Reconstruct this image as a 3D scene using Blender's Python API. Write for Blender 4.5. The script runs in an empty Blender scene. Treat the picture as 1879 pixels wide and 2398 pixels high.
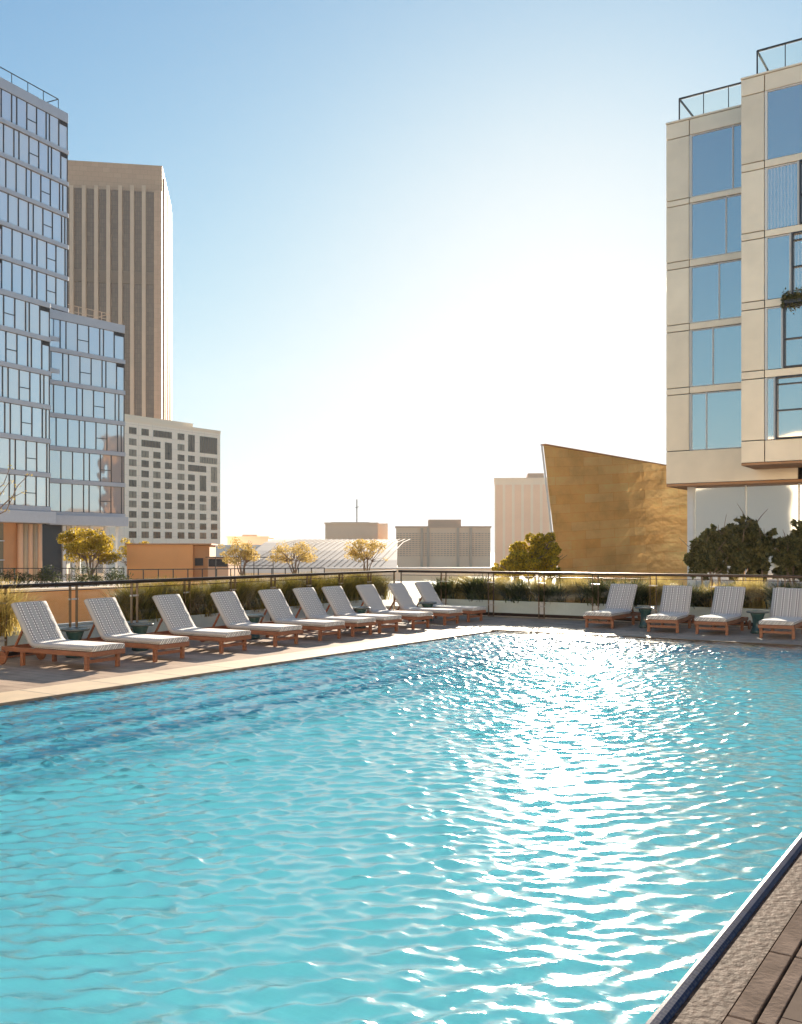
import bpy, math, random
import numpy as np
from mathutils import Vector, Matrix
R = math.radians
random.seed(7)
rng = np.random.default_rng(7)
SC = bpy.context.scene
C = bpy.context.collection

# ------------------------------------------------------------------ camera
F, H, CX, HZ = 2250.0, 1.75, 939.5, 1290.0      # focal length (photo px), eye height, centre column, horizon row
cd = bpy.data.cameras.new('camera'); cam = bpy.data.objects.new('camera', cd); C.objects.link(cam)
cd.sensor_fit = 'HORIZONTAL'; cd.sensor_width = 36; cd.lens = 36 * F / 1879
cd.shift_y = (HZ - 1199) / 1879
cd.clip_end = 6000; cd.clip_start = .05
cam.location = (0, 0, H); cam.rotation_euler = (R(90), 0, 0)
SC.camera = cam

# ------------------------------------------------------------------ sky and sun
SUN_AZ, SUN_EL = R(10.5), R(15)               # azimuth to the right of straight ahead (+Y)
w = bpy.data.worlds.new('World'); SC.world = w; w.use_nodes = True
nt = w.node_tree
sky = nt.nodes.new('ShaderNodeTexSky'); sky.sky_type = 'NISHITA'; sky.sun_disc = False
sky.sun_elevation = SUN_EL; sky.sun_rotation = SUN_AZ
sky.air_density = .8; sky.dust_density = .35; sky.ozone_density = 4; sky.altitude = 100
bg = nt.nodes['Background']; bg.inputs[1].default_value = .076
tint = nt.nodes.new('ShaderNodeVectorMath'); tint.operation = 'MULTIPLY'; tint.inputs[1].default_value = (.90, 1.06, 1.03)   # the city air is a little greener than the model's
nt.links.new(sky.outputs[0], tint.inputs[0]); hs = nt.nodes.new('ShaderNodeHueSaturation'); hs.inputs['Saturation'].default_value = 1.0
nt.links.new(tint.outputs[0], hs.inputs['Color']); # the haze round the sun is held back so that it does not wash out the whole sky: c / sqrt(1 + (c/k)^2)
KS = 4.6
def vm(op, a, b=None, sc=None):
    n = nt.nodes.new('ShaderNodeVectorMath'); n.operation = op
    for i, q in ((0, a), (1, b)):
        if q is None: continue
        if isinstance(q, tuple): n.inputs[i].default_value = q
        else: nt.links.new(q, n.inputs[i])
    return n.outputs[0]
q1 = vm('DIVIDE', hs.outputs[0], (KS, KS, KS)); q2 = vm('MULTIPLY', q1, q1); q3 = vm('ADD', q2, (1, 1, 1))
pw_ = nt.nodes.new('ShaderNodeVectorMath'); sx_ = nt.nodes.new('ShaderNodeSeparateXYZ'); cx_ = nt.nodes.new('ShaderNodeCombineXYZ'); nt.nodes.remove(pw_)
nt.links.new(q3, sx_.inputs[0])
for i_ in range(3):
    m_ = nt.nodes.new('ShaderNodeMath'); m_.operation = 'SQRT'; nt.links.new(sx_.outputs[i_], m_.inputs[0]); nt.links.new(m_.outputs[0], cx_.inputs[i_])
q5 = vm('DIVIDE', hs.outputs[0], cx_.outputs[0])
nt.links.new(q5, bg.inputs[0])
sd = bpy.data.lights.new('sun', 'SUN'); sun = bpy.data.objects.new('sun', sd); C.objects.link(sun)
sd.energy = 5.0; sd.angle = R(.5); sd.color = (1, .86, .68)
sdir = Vector((math.sin(SUN_AZ) * math.cos(SUN_EL), math.cos(SUN_AZ) * math.cos(SUN_EL), math.sin(SUN_EL)))
sun.rotation_euler = sdir.to_track_quat('Z', 'Y').to_euler()
SC.view_settings.view_transform = 'Standard'; SC.view_settings.look = 'None'
SC.view_settings.exposure = 1.6; SC.view_settings.gamma = 1
SC.cycles.sample_clamp_indirect = 8
SC.cycles.max_bounces = 8; SC.cycles.transparent_max_bounces = 16

HAZE = .00010
# ------------------------------------------------------------------ helpers
A2 = Vector((.5497, .8354)); B2 = Vector((.8354, -.5497)); P0 = Vector((2.18, 21.28))
TH = math.atan2(-.5497, .8354)                  # the pool frame: local x = along the far edge, local y = away from the camera
def W(s, t, z=0):
    p = P0 + B2 * s + A2 * t
    return Vector((p.x, p.y, z))
def at(px, Y, z=0): return Vector(((px - CX) / F * Y, Y, z))
def zat(py, Y): return H - (py - HZ) * Y / F

class Face:
    """a vertical facade: origin, direction; x(px) = metres along it of a photo column, z(px,py) = height"""
    def __init__(s, px, Y, dx, dy):
        s.o = Vector(((px - CX) / F * Y, Y)); s.d = Vector((dx, dy)).normalized()
        s.rz = math.atan2(s.d.y, s.d.x)
    def x(s, px):
        q = (px - CX) / F
        return (q * s.o.y - s.o.x) / (s.d.x - q * s.d.y)
    def Y(s, px): return s.o.y + s.d.y * s.x(px)
    def z(s, px, py): return H - (py - HZ) * s.Y(px) / F

class MB:
    def __init__(s): s.v = []; s.f = []; s.m = []
    def add(s, vs, fs, m=0):
        o = len(s.v); s.v += [tuple(v) for v in vs]; s.f += [tuple(i + o for i in f) for f in fs]; s.m += [m] * len(fs)
    def box(s, x0, x1, y0, y1, z0, z1, m=0):
        s.add([(x0,y0,z0),(x1,y0,z0),(x1,y1,z0),(x0,y1,z0),(x0,y0,z1),(x1,y0,z1),(x1,y1,z1),(x0,y1,z1)],
              [(3,2,1,0),(4,5,6,7),(0,1,5,4),(1,2,6,5),(2,3,7,6),(3,0,4,7)], m); return s
    def bar(s, a, b, r, n=6, m=0, r2=None):
        a, b = Vector(a), Vector(b); d = b - a
        if d.length < 1e-6: return s
        r2 = r if r2 is None else r2
        q = d.to_track_quat('Z', 'Y'); vs = []
        for p, rr in ((a, r), (b, r2)):
            for i in range(n):
                t = 2 * math.pi * i / n; vs.append(p + q @ Vector((math.cos(t) * rr, math.sin(t) * rr, 0)))
        s.add(vs, [(i, (i + 1) % n, n + (i + 1) % n, n + i) for i in range(n)] + [tuple(range(n))[::-1], tuple(range(n, 2 * n))], m); return s
    def sbar(s, a, b, wx, wz, m=0):              # rectangular bar between two points
        a, b = Vector(a), Vector(b); d = (b - a).normalized()
        up = Vector((0, 0, 1)) if abs(d.z) < .9 else Vector((0, 1, 0))
        sx = d.cross(up).normalized() * wx / 2; sz = sx.cross(d).normalized() * wz / 2
        vs = [p + k * sx + l * sz for p in (a, b) for k, l in ((-1,-1),(1,-1),(1,1),(-1,1))]
        s.add(vs, [(0,1,5,4),(1,2,6,5),(2,3,7,6),(3,0,4,7),(3,2,1,0),(4,5,6,7)], m); return s
    def prism(s, pts, y0, y1, m=0):              # outline in x,z extruded along y
        n = len(pts)
        s.add([(x, y0, z) for x, z in pts] + [(x, y1, z) for x, z in pts],
              [tuple(range(n)), tuple(range(2*n-1, n-1, -1))] + [(i, n+i, n+(i+1)%n, (i+1)%n) for i in range(n)], m); return s
    def lathe(s, prof, n=20, m=0, c=(0,0,0)):
        vs = []
        for r, z in prof:
            for i in range(n):
                t = 2*math.pi*i/n; vs.append((c[0]+r*math.cos(t), c[1]+r*math.sin(t), c[2]+z))
        fs = [(j*n+i, j*n+(i+1)%n, (j+1)*n+(i+1)%n, (j+1)*n+i) for j in range(len(prof)-1) for i in range(n)]
        fs += [tuple(range(n))[::-1], tuple((len(prof)-1)*n+i for i in range(n))]
        s.add(vs, fs, m); return s
    def build(s, name, mats, parent=None, smooth=False, bevel=0):
        me = bpy.data.meshes.new(name); me.from_pydata(s.v, [], s.f)
        if not isinstance(mats, (list, tuple)): mats = [mats]
        for m in mats: me.materials.append(m)
        me.polygons.foreach_set('material_index', s.m)
        if smooth: me.polygons.foreach_set('use_smooth', [True] * len(s.f))
        me.update()
        o = bpy.data.objects.new(name, me); C.objects.link(o)
        if parent: o.parent = parent
        if bevel:
            b = o.modifiers.new('bevel', 'BEVEL'); b.width = bevel; b.segments = 2; b.limit_method = 'ANGLE'
        return o
def npmesh(name, verts, quads, mat, parent=None, smooth=False):
    me = bpy.data.meshes.new(name); k = quads.shape[1]
    me.vertices.add(len(verts)); me.vertices.foreach_set('co', np.asarray(verts, np.float32).ravel())
    me.loops.add(quads.size); me.loops.foreach_set('vertex_index', np.asarray(quads, np.int32).ravel())
    me.polygons.add(len(quads)); me.polygons.foreach_set('loop_start', np.arange(0, quads.size, k, dtype=np.int32))
    me.polygons.foreach_set('loop_total', np.full(len(quads), k, np.int32))
    if smooth: me.polygons.foreach_set('use_smooth', np.ones(len(quads), bool))
    me.materials.append(mat); me.update(calc_edges=True); me.validate()
    o = bpy.data.objects.new(name, me); C.objects.link(o)
    if parent: o.parent = parent
    return o
def tag(o, label=None, cat=None, group=None, kind=None):
    if label: o['label'] = label
    if cat: o['category'] = cat
    if group: o['group'] = group
    if kind: o['kind'] = kind
    return o
def thing(name, label, cat, loc=(0,0,0), rz=0, group=None):
    o = bpy.data.objects.new(name, None); C.objects.link(o); o.location = loc; o.rotation_euler = (0, 0, rz)
    return tag(o, label, cat, group)
def struct(o): o['kind'] = 'structure'; return o
def copy_tree(o, parent=None):
    c = o.copy(); C.objects.link(c); c.parent = parent
    for ch in list(o.children): copy_tree(ch, c)
    return c

# ------------------------------------------------------------------ materials
def mat(name, col, rough=.6, metal=0, var=0, vscale=3, bump=0, bscale=20, spec=.5, island=0, coat=0, stretch=None, oir=0):
    m = bpy.data.materials.new(name); m.use_nodes = True; nt = m.node_tree; N = nt.nodes; L = nt.links
    p = N['Principled BSDF']; p.inputs['Base Color'].default_value = (*col, 1); p.inputs['Roughness'].default_value = rough
    p.inputs['Metallic'].default_value = metal; p.inputs['Specular IOR Level'].default_value = spec
    if coat: p.inputs['Coat Weight'].default_value = coat
    tc = N.new('ShaderNodeTexCoord'); co = tc.outputs['Object']
    if stretch:
        mp = N.new('ShaderNodeMapping'); mp.inputs['Scale'].default_value = stretch; L.new(co, mp.inputs[0]); co = mp.outputs[0]
    src = None
    if var:
        n = N.new('ShaderNodeTexNoise'); n.inputs['Scale'].default_value = vscale; n.inputs['Detail'].default_value = 6; n.inputs['Roughness'].default_value = .6
        L.new(co, n.inputs['Vector']); r = N.new('ShaderNodeMapRange'); r.inputs[1].default_value = .25; r.inputs[2].default_value = .75
        r.inputs[3].default_value = 1 - var; r.inputs[4].default_value = 1 + var; L.new(n.outputs[0], r.inputs[0]); src = r.outputs[0]
    if island:
        g = N.new('ShaderNodeNewGeometry'); r2 = N.new('ShaderNodeMapRange'); r2.inputs[3].default_value = 1 - island; r2.inputs[4].default_value = 1 + island
        L.new(g.outputs['Random Per Island'], r2.inputs[0])
        if src:
            mu = N.new('ShaderNodeMath'); mu.operation = 'MULTIPLY'; L.new(src, mu.inputs[0]); L.new(r2.outputs[0], mu.inputs[1]); src = mu.outputs[0]
        else: src = r2.outputs[0]
    if oir:
        oi = N.new('ShaderNodeObjectInfo'); r3 = N.new('ShaderNodeMapRange'); r3.inputs[3].default_value = 1 - oir; r3.inputs[4].default_value = 1 + oir; L.new(oi.outputs['Random'], r3.inputs[0])
        mu = N.new('ShaderNodeMath'); mu.operation = 'MULTIPLY'; L.new(src, mu.inputs[0]); L.new(r3.outputs[0], mu.inputs[1]); src = mu.outputs[0]
    if src:
        vm = N.new('ShaderNodeVectorMath'); vm.operation = 'SCALE'; vm.inputs[0].default_value = col; L.new(src, vm.inputs['Scale']); L.new(vm.outputs[0], p.inputs['Base Color'])
    if bump:
        n = N.new('ShaderNodeTexNoise'); n.inputs['Scale'].default_value = bscale; n.inputs['Detail'].default_value = 4; L.new(co, n.inputs['Vector'])
        b = N.new('ShaderNodeBump'); b.inputs['Strength'].default_value = bump; b.inputs['Distance'].default_value = .02; L.new(n.outputs[0], b.inputs['Height']); L.new(b.outputs[0], p.inputs['Normal'])
    return m
def leafmat(name, c1, c2, trans=.45, vs=1.5):
    m = bpy.data.materials.new(name); m.use_nodes = True; nt = m.node_tree; N = nt.nodes; L = nt.links
    p = N['Principled BSDF']; p.inputs['Roughness'].default_value = .55; p.inputs['Specular IOR Level'].default_value = .3
    g = N.new('ShaderNodeNewGeometry'); mx = N.new('ShaderNodeMix'); mx.data_type = 'RGBA'
    mx.inputs[6].default_value = (*c1, 1); mx.inputs[7].default_value = (*c2, 1)
    L.new(g.outputs['Random Per Island'], mx.inputs[0]); L.new(mx.outputs[2], p.inputs['Base Color'])
    t = N.new('ShaderNodeBsdfTranslucent'); L.new(mx.outputs[2], t.inputs[0]); ms = N.new('ShaderNodeMixShader'); ms.inputs[0].default_value = trans
    L.new(p.outputs[0], ms.inputs[1]); L.new(t.outputs[0], ms.inputs[2]); L.new(ms.outputs[0], N['Material Output'].inputs[0])
    return m
def glassmat(name, tint, curtain, share=.35, metal=.9, wob=.012, wscale=.6, rough=.03, curt_scale=9):
    """coated window glass: mirror-like reflection over a mid-tone interior with pale curtains in part of the panes"""
    m = bpy.data.materials.new(name); m.use_nodes = True; nt = m.node_tree; N = nt.nodes; L = nt.links
    p = N['Principled BSDF']; p.inputs['Roughness'].default_value = rough
    tc = N.new('ShaderNodeTexCoord'); oi = N.new('ShaderNodeObjectInfo')
    wv = N.new('ShaderNodeTexWave'); wv.wave_type = 'BANDS'; wv.bands_direction = 'X'; wv.inputs['Scale'].default_value = curt_scale / 6.28 * 2; wv.inputs['Distortion'].default_value = 1.2; wv.inputs['Detail'].default_value = 2
    L.new(tc.outputs['Object'], wv.inputs['Vector'])
    lt = N.new('ShaderNodeMath'); lt.operation = 'LESS_THAN'; lt.inputs[1].default_value = share; L.new(oi.outputs['Random'], lt.inputs[0])
    ml = N.new('ShaderNodeMath'); ml.operation = 'MULTIPLY'; L.new(lt.outputs[0], ml.inputs[0]); L.new(wv.outputs[0], ml.inputs[1])
    mx = N.new('ShaderNodeMix'); mx.data_type = 'RGBA'; mx.inputs[6].default_value = (*tint, 1); mx.inputs[7].default_value = (*curtain, 1); L.new(ml.outputs[0], mx.inputs[0])
    L.new(mx.outputs[2], p.inputs['Base Color'])
    mm = N.new('ShaderNodeMath'); mm.operation = 'MULTIPLY_ADD'; mm.inputs[1].default_value = -.3 * metal; mm.inputs[2].default_value = metal; L.new(ml.outputs[0], mm.inputs[0]); L.new(mm.outputs[0], p.inputs['Metallic'])
    n = N.new('ShaderNodeTexNoise'); n.inputs['Scale'].default_value = wscale; n.inputs['Detail'].default_value = 1; L.new(tc.outputs['Object'], n.inputs['Vector'])
    b = N.new('ShaderNodeBump'); b.inputs['Strength'].default_value = 1; b.inputs['Distance'].default_value = wob; L.new(n.outputs[0], b.inputs['Height']); L.new(b.outputs[0], p.inputs['Normal'])
    return m
def brickmat(name, c1, c2, mortar, bw, rh, ms=.004, rough=.6, metal=0, scale=1, rot=0, off=.5, var=.12, bump=.3, swap=None, spec=.5, ns=2.2, wob=0):
    m = bpy.data.materials.new(name); m.use_nodes = True; nt = m.node_tree; N = nt.nodes; L = nt.links
    p = N['Principled BSDF']; p.inputs['Roughness'].default_value = rough; p.inputs['Metallic'].default_value = metal; p.inputs['Specular IOR Level'].default_value = spec
    tc = N.new('ShaderNodeTexCoord'); mp = N.new('ShaderNodeMapping'); mp.inputs['Rotation'].default_value = (0, 0, rot)
    src = tc.outputs['Object']
    if swap:                                         # texture on an upright x-z face
        sp = N.new('ShaderNodeSeparateXYZ'); cb = N.new('ShaderNodeCombineXYZ'); L.new(src, sp.inputs[0])
        L.new(sp.outputs['XYZ'.index(swap[0])], cb.inputs[0]); L.new(sp.outputs['XYZ'.index(swap[1])], cb.inputs[1]); src = cb.outputs[0]
    L.new(src, mp.inputs[0])
    bt = N.new('ShaderNodeTexBrick'); bt.offset = off; bt.inputs['Scale'].default_value = scale; bt.inputs['Brick Width'].default_value = bw; bt.inputs['Row Height'].default_value = rh
    bt.inputs['Mortar Size'].default_value = ms; bt.inputs['Mortar Smooth'].default_value = .1; bt.inputs['Color1'].default_value = (*c1, 1); bt.inputs['Color2'].default_value = (*c2, 1); bt.inputs['Mortar'].default_value = (*mortar, 1)
    L.new(mp.outputs[0], bt.inputs['Vector'])
    n = N.new('ShaderNodeTexNoise'); n.inputs['Scale'].default_value = ns; n.inputs['Detail'].default_value = 8; n.inputs['Roughness'].default_value = .65; L.new(mp.outputs[0], n.inputs['Vector'])
    r = N.new('ShaderNodeMapRange'); r.inputs[1].default_value = .25; r.inputs[2].default_value = .75; r.inputs[3].default_value = 1 - var; r.inputs[4].default_value = 1 + var; L.new(n.outputs[0], r.inputs[0])
    vm = N.new('ShaderNodeVectorMath'); vm.operation = 'SCALE'; L.new(bt.outputs[0], vm.inputs[0]); L.new(r.outputs[0], vm.inputs['Scale']); L.new(vm.outputs[0], p.inputs['Base Color'])
    if bump:
        b = N.new('ShaderNodeBump'); b.inputs['Strength'].default_value = bump; b.inputs['Distance'].default_value = .004; b.invert = True
        L.new(bt.outputs['Fac'], b.inputs['Height']); L.new(b.outputs[0], p.inputs['Normal'])
        if wob:                                      # sheet metal never lies quite flat
            n2 = N.new('ShaderNodeTexNoise'); n2.inputs['Scale'].default_value = .9; n2.inputs['Detail'].default_value = 3; L.new(mp.outputs[0], n2.inputs['Vector'])
            b2 = N.new('ShaderNodeBump'); b2.inputs['Strength'].default_value = 1; b2.inputs['Distance'].default_value = wob; L.new(n2.outputs[0], b2.inputs['Height']); L.new(b2.outputs[0], b.inputs['Normal'])
    return m

M = {}
M['deck'] = brickmat('deck_tile', (.38,.28,.205), (.48,.36,.265), (.12,.085,.06), 1.2, .19, .004, .6, var=.3, off=.37, spec=.08)
M['deck_near'] = brickmat('deck_tile_near', (.16,.128,.105), (.20,.16,.13), (.03,.02,.02), .69, .32, .004, .75, rot=R(90), var=.3, off=0, spec=0)
M['coping'] = brickmat('coping_stone', (.62,.47,.30), (.70,.55,.37), (.22,.15,.10), 1.05, .75, .012, .5, rot=R(90), var=.16, off=0)
M['plank'] = mat('oiled_plank', (.19,.148,.12), .7, spec=0, var=.35, vscale=5, bump=.25, bscale=40)
M['wet'] = mat('wet_stone', (.10,.07,.055), .6, var=.6, vscale=22, bump=.4, bscale=28, spec=.012)
M['dark'] = mat('dark_slot', (.01,.009,.008), .8)
M['edge_tile'] = brickmat('waterline_tile', (.010,.018,.05), (.018,.03,.08), (.05,.06,.09), .05, .025, .002, .4, var=.2, spec=.05, bump=0)
M['pool'] = brickmat('pool_mosaic', (.20,.63,.68), (.215,.65,.70), (.23,.67,.72), .10, .05, .004, .7, var=.10, off=0, bump=0, spec=0)
M['pool_wall'] = brickmat('pool_wall_mosaic', (.15,.50,.58), (.17,.53,.61), (.2,.5,.6), .05, .05, .003, .7, var=.1, off=0, bump=0, spec=0)
M['step_nose'] = brickmat('step_nosing', (.16,.52,.66), (.18,.55,.68), (.2,.58,.68), .05, .05, .003, .7, off=0, bump=0, spec=0)
M['teak'] = mat('teak', (.27,.105,.05), .45, var=.35, vscale=9, bump=.1, bscale=60, stretch=(.5, 4, 4))
M['white'] = mat('white_paint', (.72,.71,.69), .5, var=.06, vscale=3)
M['rail'] = mat('dark_bronze_metal', (.05,.035,.03), .3, metal=.7)
M['post'] = mat('bronze_post', (.22,.16,.11), .35, metal=.8)
M['roofrail'] = mat('roof_rail_metal', (.03,.035,.04), .5, metal=.3)
M['champ'] = mat('champagne_panel', (.85,.71,.53), .36, metal=.3, var=.10, vscale=.6, bump=.25, bscale=.5, oir=.07)
M['joint'] = mat('panel_joint', (.05,.045,.04), .7)
M['alu'] = mat('pale_aluminium', (.55,.56,.60), .4, metal=.3, var=.05)
M['ledge'] = mat('ledge_metal', (.50,.51,.55), .45, metal=.25, var=.06, vscale=1)
M['wframe'] = mat('window_frame_dark', (.04,.045,.055), .4, metal=.3)
M['wframe_l'] = mat('window_frame_light', (.62,.62,.60), .4)
M['glass_l'] = glassmat('tower_glass', (.98,.90,.88), (.96,.90,.86), .6, metal=.68)
M['glass_r'] = glassmat('hotel_glass', (.70,.64,.60), (.72,.70,.68), .2, wob=.01, wscale=.4, curt_scale=7)
M['glass_s'] = glassmat('storefront_glass', (.80,.84,.86), (.8,.8,.8), 0, wob=.003, metal=.75)
M['glass_d'] = glassmat('lobby_glass', (.16,.15,.11), (.3,.26,.2), .3, metal=.6)
M['vent'] = mat('open_vent', (.02,.02,.025), .6)
M['brown'] = brickmat('tan_granite', (.50,.31,.20), (.54,.34,.22), (.40,.25,.16), 3, 2, .06, .6, var=.08, swap='XZ', bump=0)
M['mech'] = mat('louvre_floor', (.17,.115,.085), .5, var=.1)
M['pier'] = mat('tan_pier', (.60,.43,.30), .6, var=.08, vscale=.2)
M['tglass'] = brickmat('bronze_glass', (.15,.085,.06), (.20,.12,.085), (.10,.06,.042), .9, 1.9, .09, .25, var=.2, swap='XZ', off=0, metal=.2, bump=0)
M['cream'] = brickmat('cream_precast', (.93,.79,.62), (.95,.81,.64), (.74,.62,.50), 5.6, 3.2, .06, .7, var=.06, swap='XZ', off=0, bump=0)
M['wbwin'] = glassmat('office_window', (.09,.065,.05), (.38,.30,.22), .4, metal=.25, curt_scale=12)
M['tan1'] = mat('tan_concrete', (.93,.64,.42), .8, var=.06, vscale=.1)
M['tan2'] = mat('tan_concrete_dark', (.72,.45,.29), .8, var=.08, vscale=.1)
M['tan3'] = mat('tan_concrete_pale', (.92,.74,.54), .8, var=.05, vscale=.1)
M['tanwin'] = mat('far_window', (.62,.41,.28), .4, var=.3, vscale=.3)
M['roof'] = brickmat('ribbed_roof', (.56,.46,.37), (.60,.50,.41), (.38,.30,.24), 60, 1.3, .12, .6, var=.06, off=0)
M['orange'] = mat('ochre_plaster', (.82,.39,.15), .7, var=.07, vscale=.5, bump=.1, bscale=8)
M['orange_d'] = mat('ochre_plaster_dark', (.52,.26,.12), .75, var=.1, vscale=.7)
M['gold'] = brickmat('gold_panel', (.98,.58,.21), (.98,.66,.28), (.87,.48,.17), 1.9, .55, .012, .45, metal=.5, var=.26, swap='XZ', bump=.3, rot=R(-4), ns=.5, wob=.16)
M['ground'] = mat('city_ground', (.42,.36,.30), .9, var=.15, vscale=.02)
M['terrace'] = mat('terrace_paving', (.40,.34,.28), .8, var=.12, vscale=1)
M['soil'] = mat('soil', (.07,.045,.03), .9, var=.3, vscale=12, bump=.5)
M['bark'] = mat('bark', (.20,.14,.10), .9, var=.3, vscale=8, bump=.5, bscale=15)
M['stool'] = mat('glazed_ceramic', (.03,.075,.075), .18, var=.35, vscale=14)
M['stooltop'] = mat('tray_top', (.10,.12,.12), .2, var=.1)
M['steel'] = mat('brushed_steel', (.6,.6,.6), .3, metal=.9)
M['curtain'] = mat('curtain', (.42,.33,.23), .8, var=.3, vscale=3, stretch=(3, 1, .05))

# ---- fabric: fine blue-grey and white check
def fabric():
    m = bpy.data.materials.new('check_fabric'); m.use_nodes = True; nt = m.node_tree; N = nt.nodes; L = nt.links
    p = N['Principled BSDF']; p.inputs['Roughness'].default_value = .85; p.inputs['Sheen Weight'].default_value = .2
    tc = N.new('ShaderNodeTexCoord')
    def band(axis, freq, th):
        w_ = N.new('ShaderNodeSeparateXYZ'); L.new(tc.outputs['UV'], w_.inputs[0])
        a = N.new('ShaderNodeMath'); a.operation = 'MULTIPLY'; a.inputs[1].default_value = freq; L.new(w_.outputs[axis], a.inputs[0])
        b = N.new('ShaderNodeMath'); b.operation = 'FRACT'; L.new(a.outputs[0], b.inputs[0])
        c = N.new('ShaderNodeMath'); c.operation = 'LESS_THAN'; c.inputs[1].default_value = th; L.new(b.outputs[0], c.inputs[0]); return c.outputs[0]
    x = band(0, 22, .5); y = band(1, 22, .4); big = band(0, 7, .45)
    def mixc(f, a, b):
        q = N.new('ShaderNodeMix'); q.data_type = 'RGBA'
        for i, v in ((6, a), (7, b)):
            if isinstance(v, tuple): q.inputs[i].default_value = (*v, 1)
            else: L.new(v, q.inputs[i])
        L.new(f, q.inputs[0]); return q.outputs[2]
    white = (.86,.83,.78)
    c1 = mixc(x, white, (.22,.20,.195)); c2 = mixc(y, c1, (.32,.30,.29)); c3 = mixc(big, c2, (.44,.42,.40))
    L.new(c3, p.inputs['Base Color'])
    n = N.new('ShaderNodeTexNoise'); n.inputs['Scale'].default_value = 9; L.new(tc.outputs['Object'], n.inputs['Vector'])
    b = N.new('ShaderNodeBump'); b.inputs['Strength'].default_value = .5; b.inputs['Distance'].default_value = .02; L.new(n.outputs[0], b.inputs['Height']); L.new(b.outputs[0], p.inputs['Normal'])
    return m
M['fabric'] = fabric()

def watermat():
    m = bpy.data.materials.new('pool_water'); m.use_nodes = True; nt = m.node_tree; N = nt.nodes; L = nt.links
    N.remove(N['Principled BSDF'])
    tc = N.new('ShaderNodeTexCoord'); n = N.new('ShaderNodeTexNoise'); n.inputs['Scale'].default_value = 9; n.inputs['Detail'].default_value = 4
    mp = N.new('ShaderNodeMapping'); mp.inputs['Rotation'].default_value = (0, 0, TH); mp.inputs['Scale'].default_value = (.8, 2.0, 1); L.new(tc.outputs['Object'], mp.inputs[0]); L.new(mp.outputs[0], n.inputs['Vector'])
    b = N.new('ShaderNodeBump'); b.inputs['Strength'].default_value = .7; b.inputs['Distance'].default_value = .010; L.new(n.outputs[0], b.inputs['Height'])
    lw = N.new('ShaderNodeLayerWeight'); L.new(b.outputs[0], lw.inputs['Normal'])
    pw = N.new('ShaderNodeMath'); pw.operation = 'POWER'; pw.inputs[1].default_value = 3.0; L.new(lw.outputs['Facing'], pw.inputs[0])
    fr = N.new('ShaderNodeMath'); fr.operation = 'MULTIPLY_ADD'; fr.inputs[1].default_value = 1.05; fr.inputs[2].default_value = .02; fr.use_clamp = True; L.new(pw.outputs[0], fr.inputs[0])
    t = N.new('ShaderNodeBsdfTransparent'); t.inputs[0].default_value = (.86,.98,.99,1)
    rf = N.new('ShaderNodeBsdfRefraction'); rf.inputs['IOR'].default_value = 1.15; rf.inputs['Roughness'].default_value = .02; rf.inputs[0].default_value = (.86,.98,.99,1); L.new(b.outputs[0], rf.inputs['Normal'])
    g = N.new('ShaderNodeBsdfGlossy'); g.inputs['Roughness'].default_value = .115; L.new(b.outputs[0], g.inputs['Normal'])
    m1 = N.new('ShaderNodeMixShader'); m1.inputs[0].default_value = .5; L.new(t.outputs[0], m1.inputs[1]); L.new(rf.outputs[0], m1.inputs[2])
    m2 = N.new('ShaderNodeMixShader'); L.new(fr.outputs[0], m2.inputs[0]); L.new(m1.outputs[0], m2.inputs[1]); L.new(g.outputs[0], m2.inputs[2])
    L.new(m2.outputs[0], N['Material Output'].inputs[0]); return m
M['water'] = watermat()
def thin_glass():
    m = bpy.data.materials.new('clear_glass'); m.use_nodes = True; nt = m.node_tree; N = nt.nodes; L = nt.links
    N.remove(N['Principled BSDF']); t = N.new('ShaderNodeBsdfTransparent'); t.inputs[0].default_value = (.93,.96,.95,1)
    g = N.new('ShaderNodeBsdfGlossy'); g.inputs['Roughness'].default_value = .01
    lw = N.new('ShaderNodeLayerWeight'); pw = N.new('ShaderNodeMath'); pw.operation = 'POWER'; pw.inputs[1].default_value = 5; L.new(lw.outputs['Facing'], pw.inputs[0])
    fr = N.new('ShaderNodeMath'); fr.operation = 'MULTIPLY_ADD'; fr.inputs[1].default_value = .5; fr.inputs[2].default_value = .03; L.new(pw.outputs[0], fr.inputs[0])
    ms = N.new('ShaderNodeMixShader'); L.new(fr.outputs[0], ms.inputs[0]); L.new(t.outputs[0], ms.inputs[1]); L.new(g.outputs[0], ms.inputs[2])
    L.new(ms.outputs[0], N['Material Output'].inputs[0]); return m
M['clear'] = thin_glass()

# ------------------------------------------------------------------ ground, deck, pool
def pool_obj(mb, name, m, **k):                  # a mesh given in pool coordinates
    o = mb.build(name, m, **k); o.location = (P0.x, P0.y, 0); o.rotation_euler = (0, 0, TH); return o
SW, TN = 8.66, -27.0                             # pool width, near end
struct(MB().box(-2500, 2500, -800, 5000, -8.5, -8).build('ground', M['ground']))
mb = MB()
mb.box(-6.6, -.75, TN - 3, 4.0, -.3, 0); mb.box(-.75, 22, 0.0, 4.0, -.3, 0)
struct(pool_obj(mb, 'pool_deck', M['deck']))
struct(pool_obj(MB().box(-.75, 0, TN, 0, -.3, .006), 'coping', M['coping']))
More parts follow.
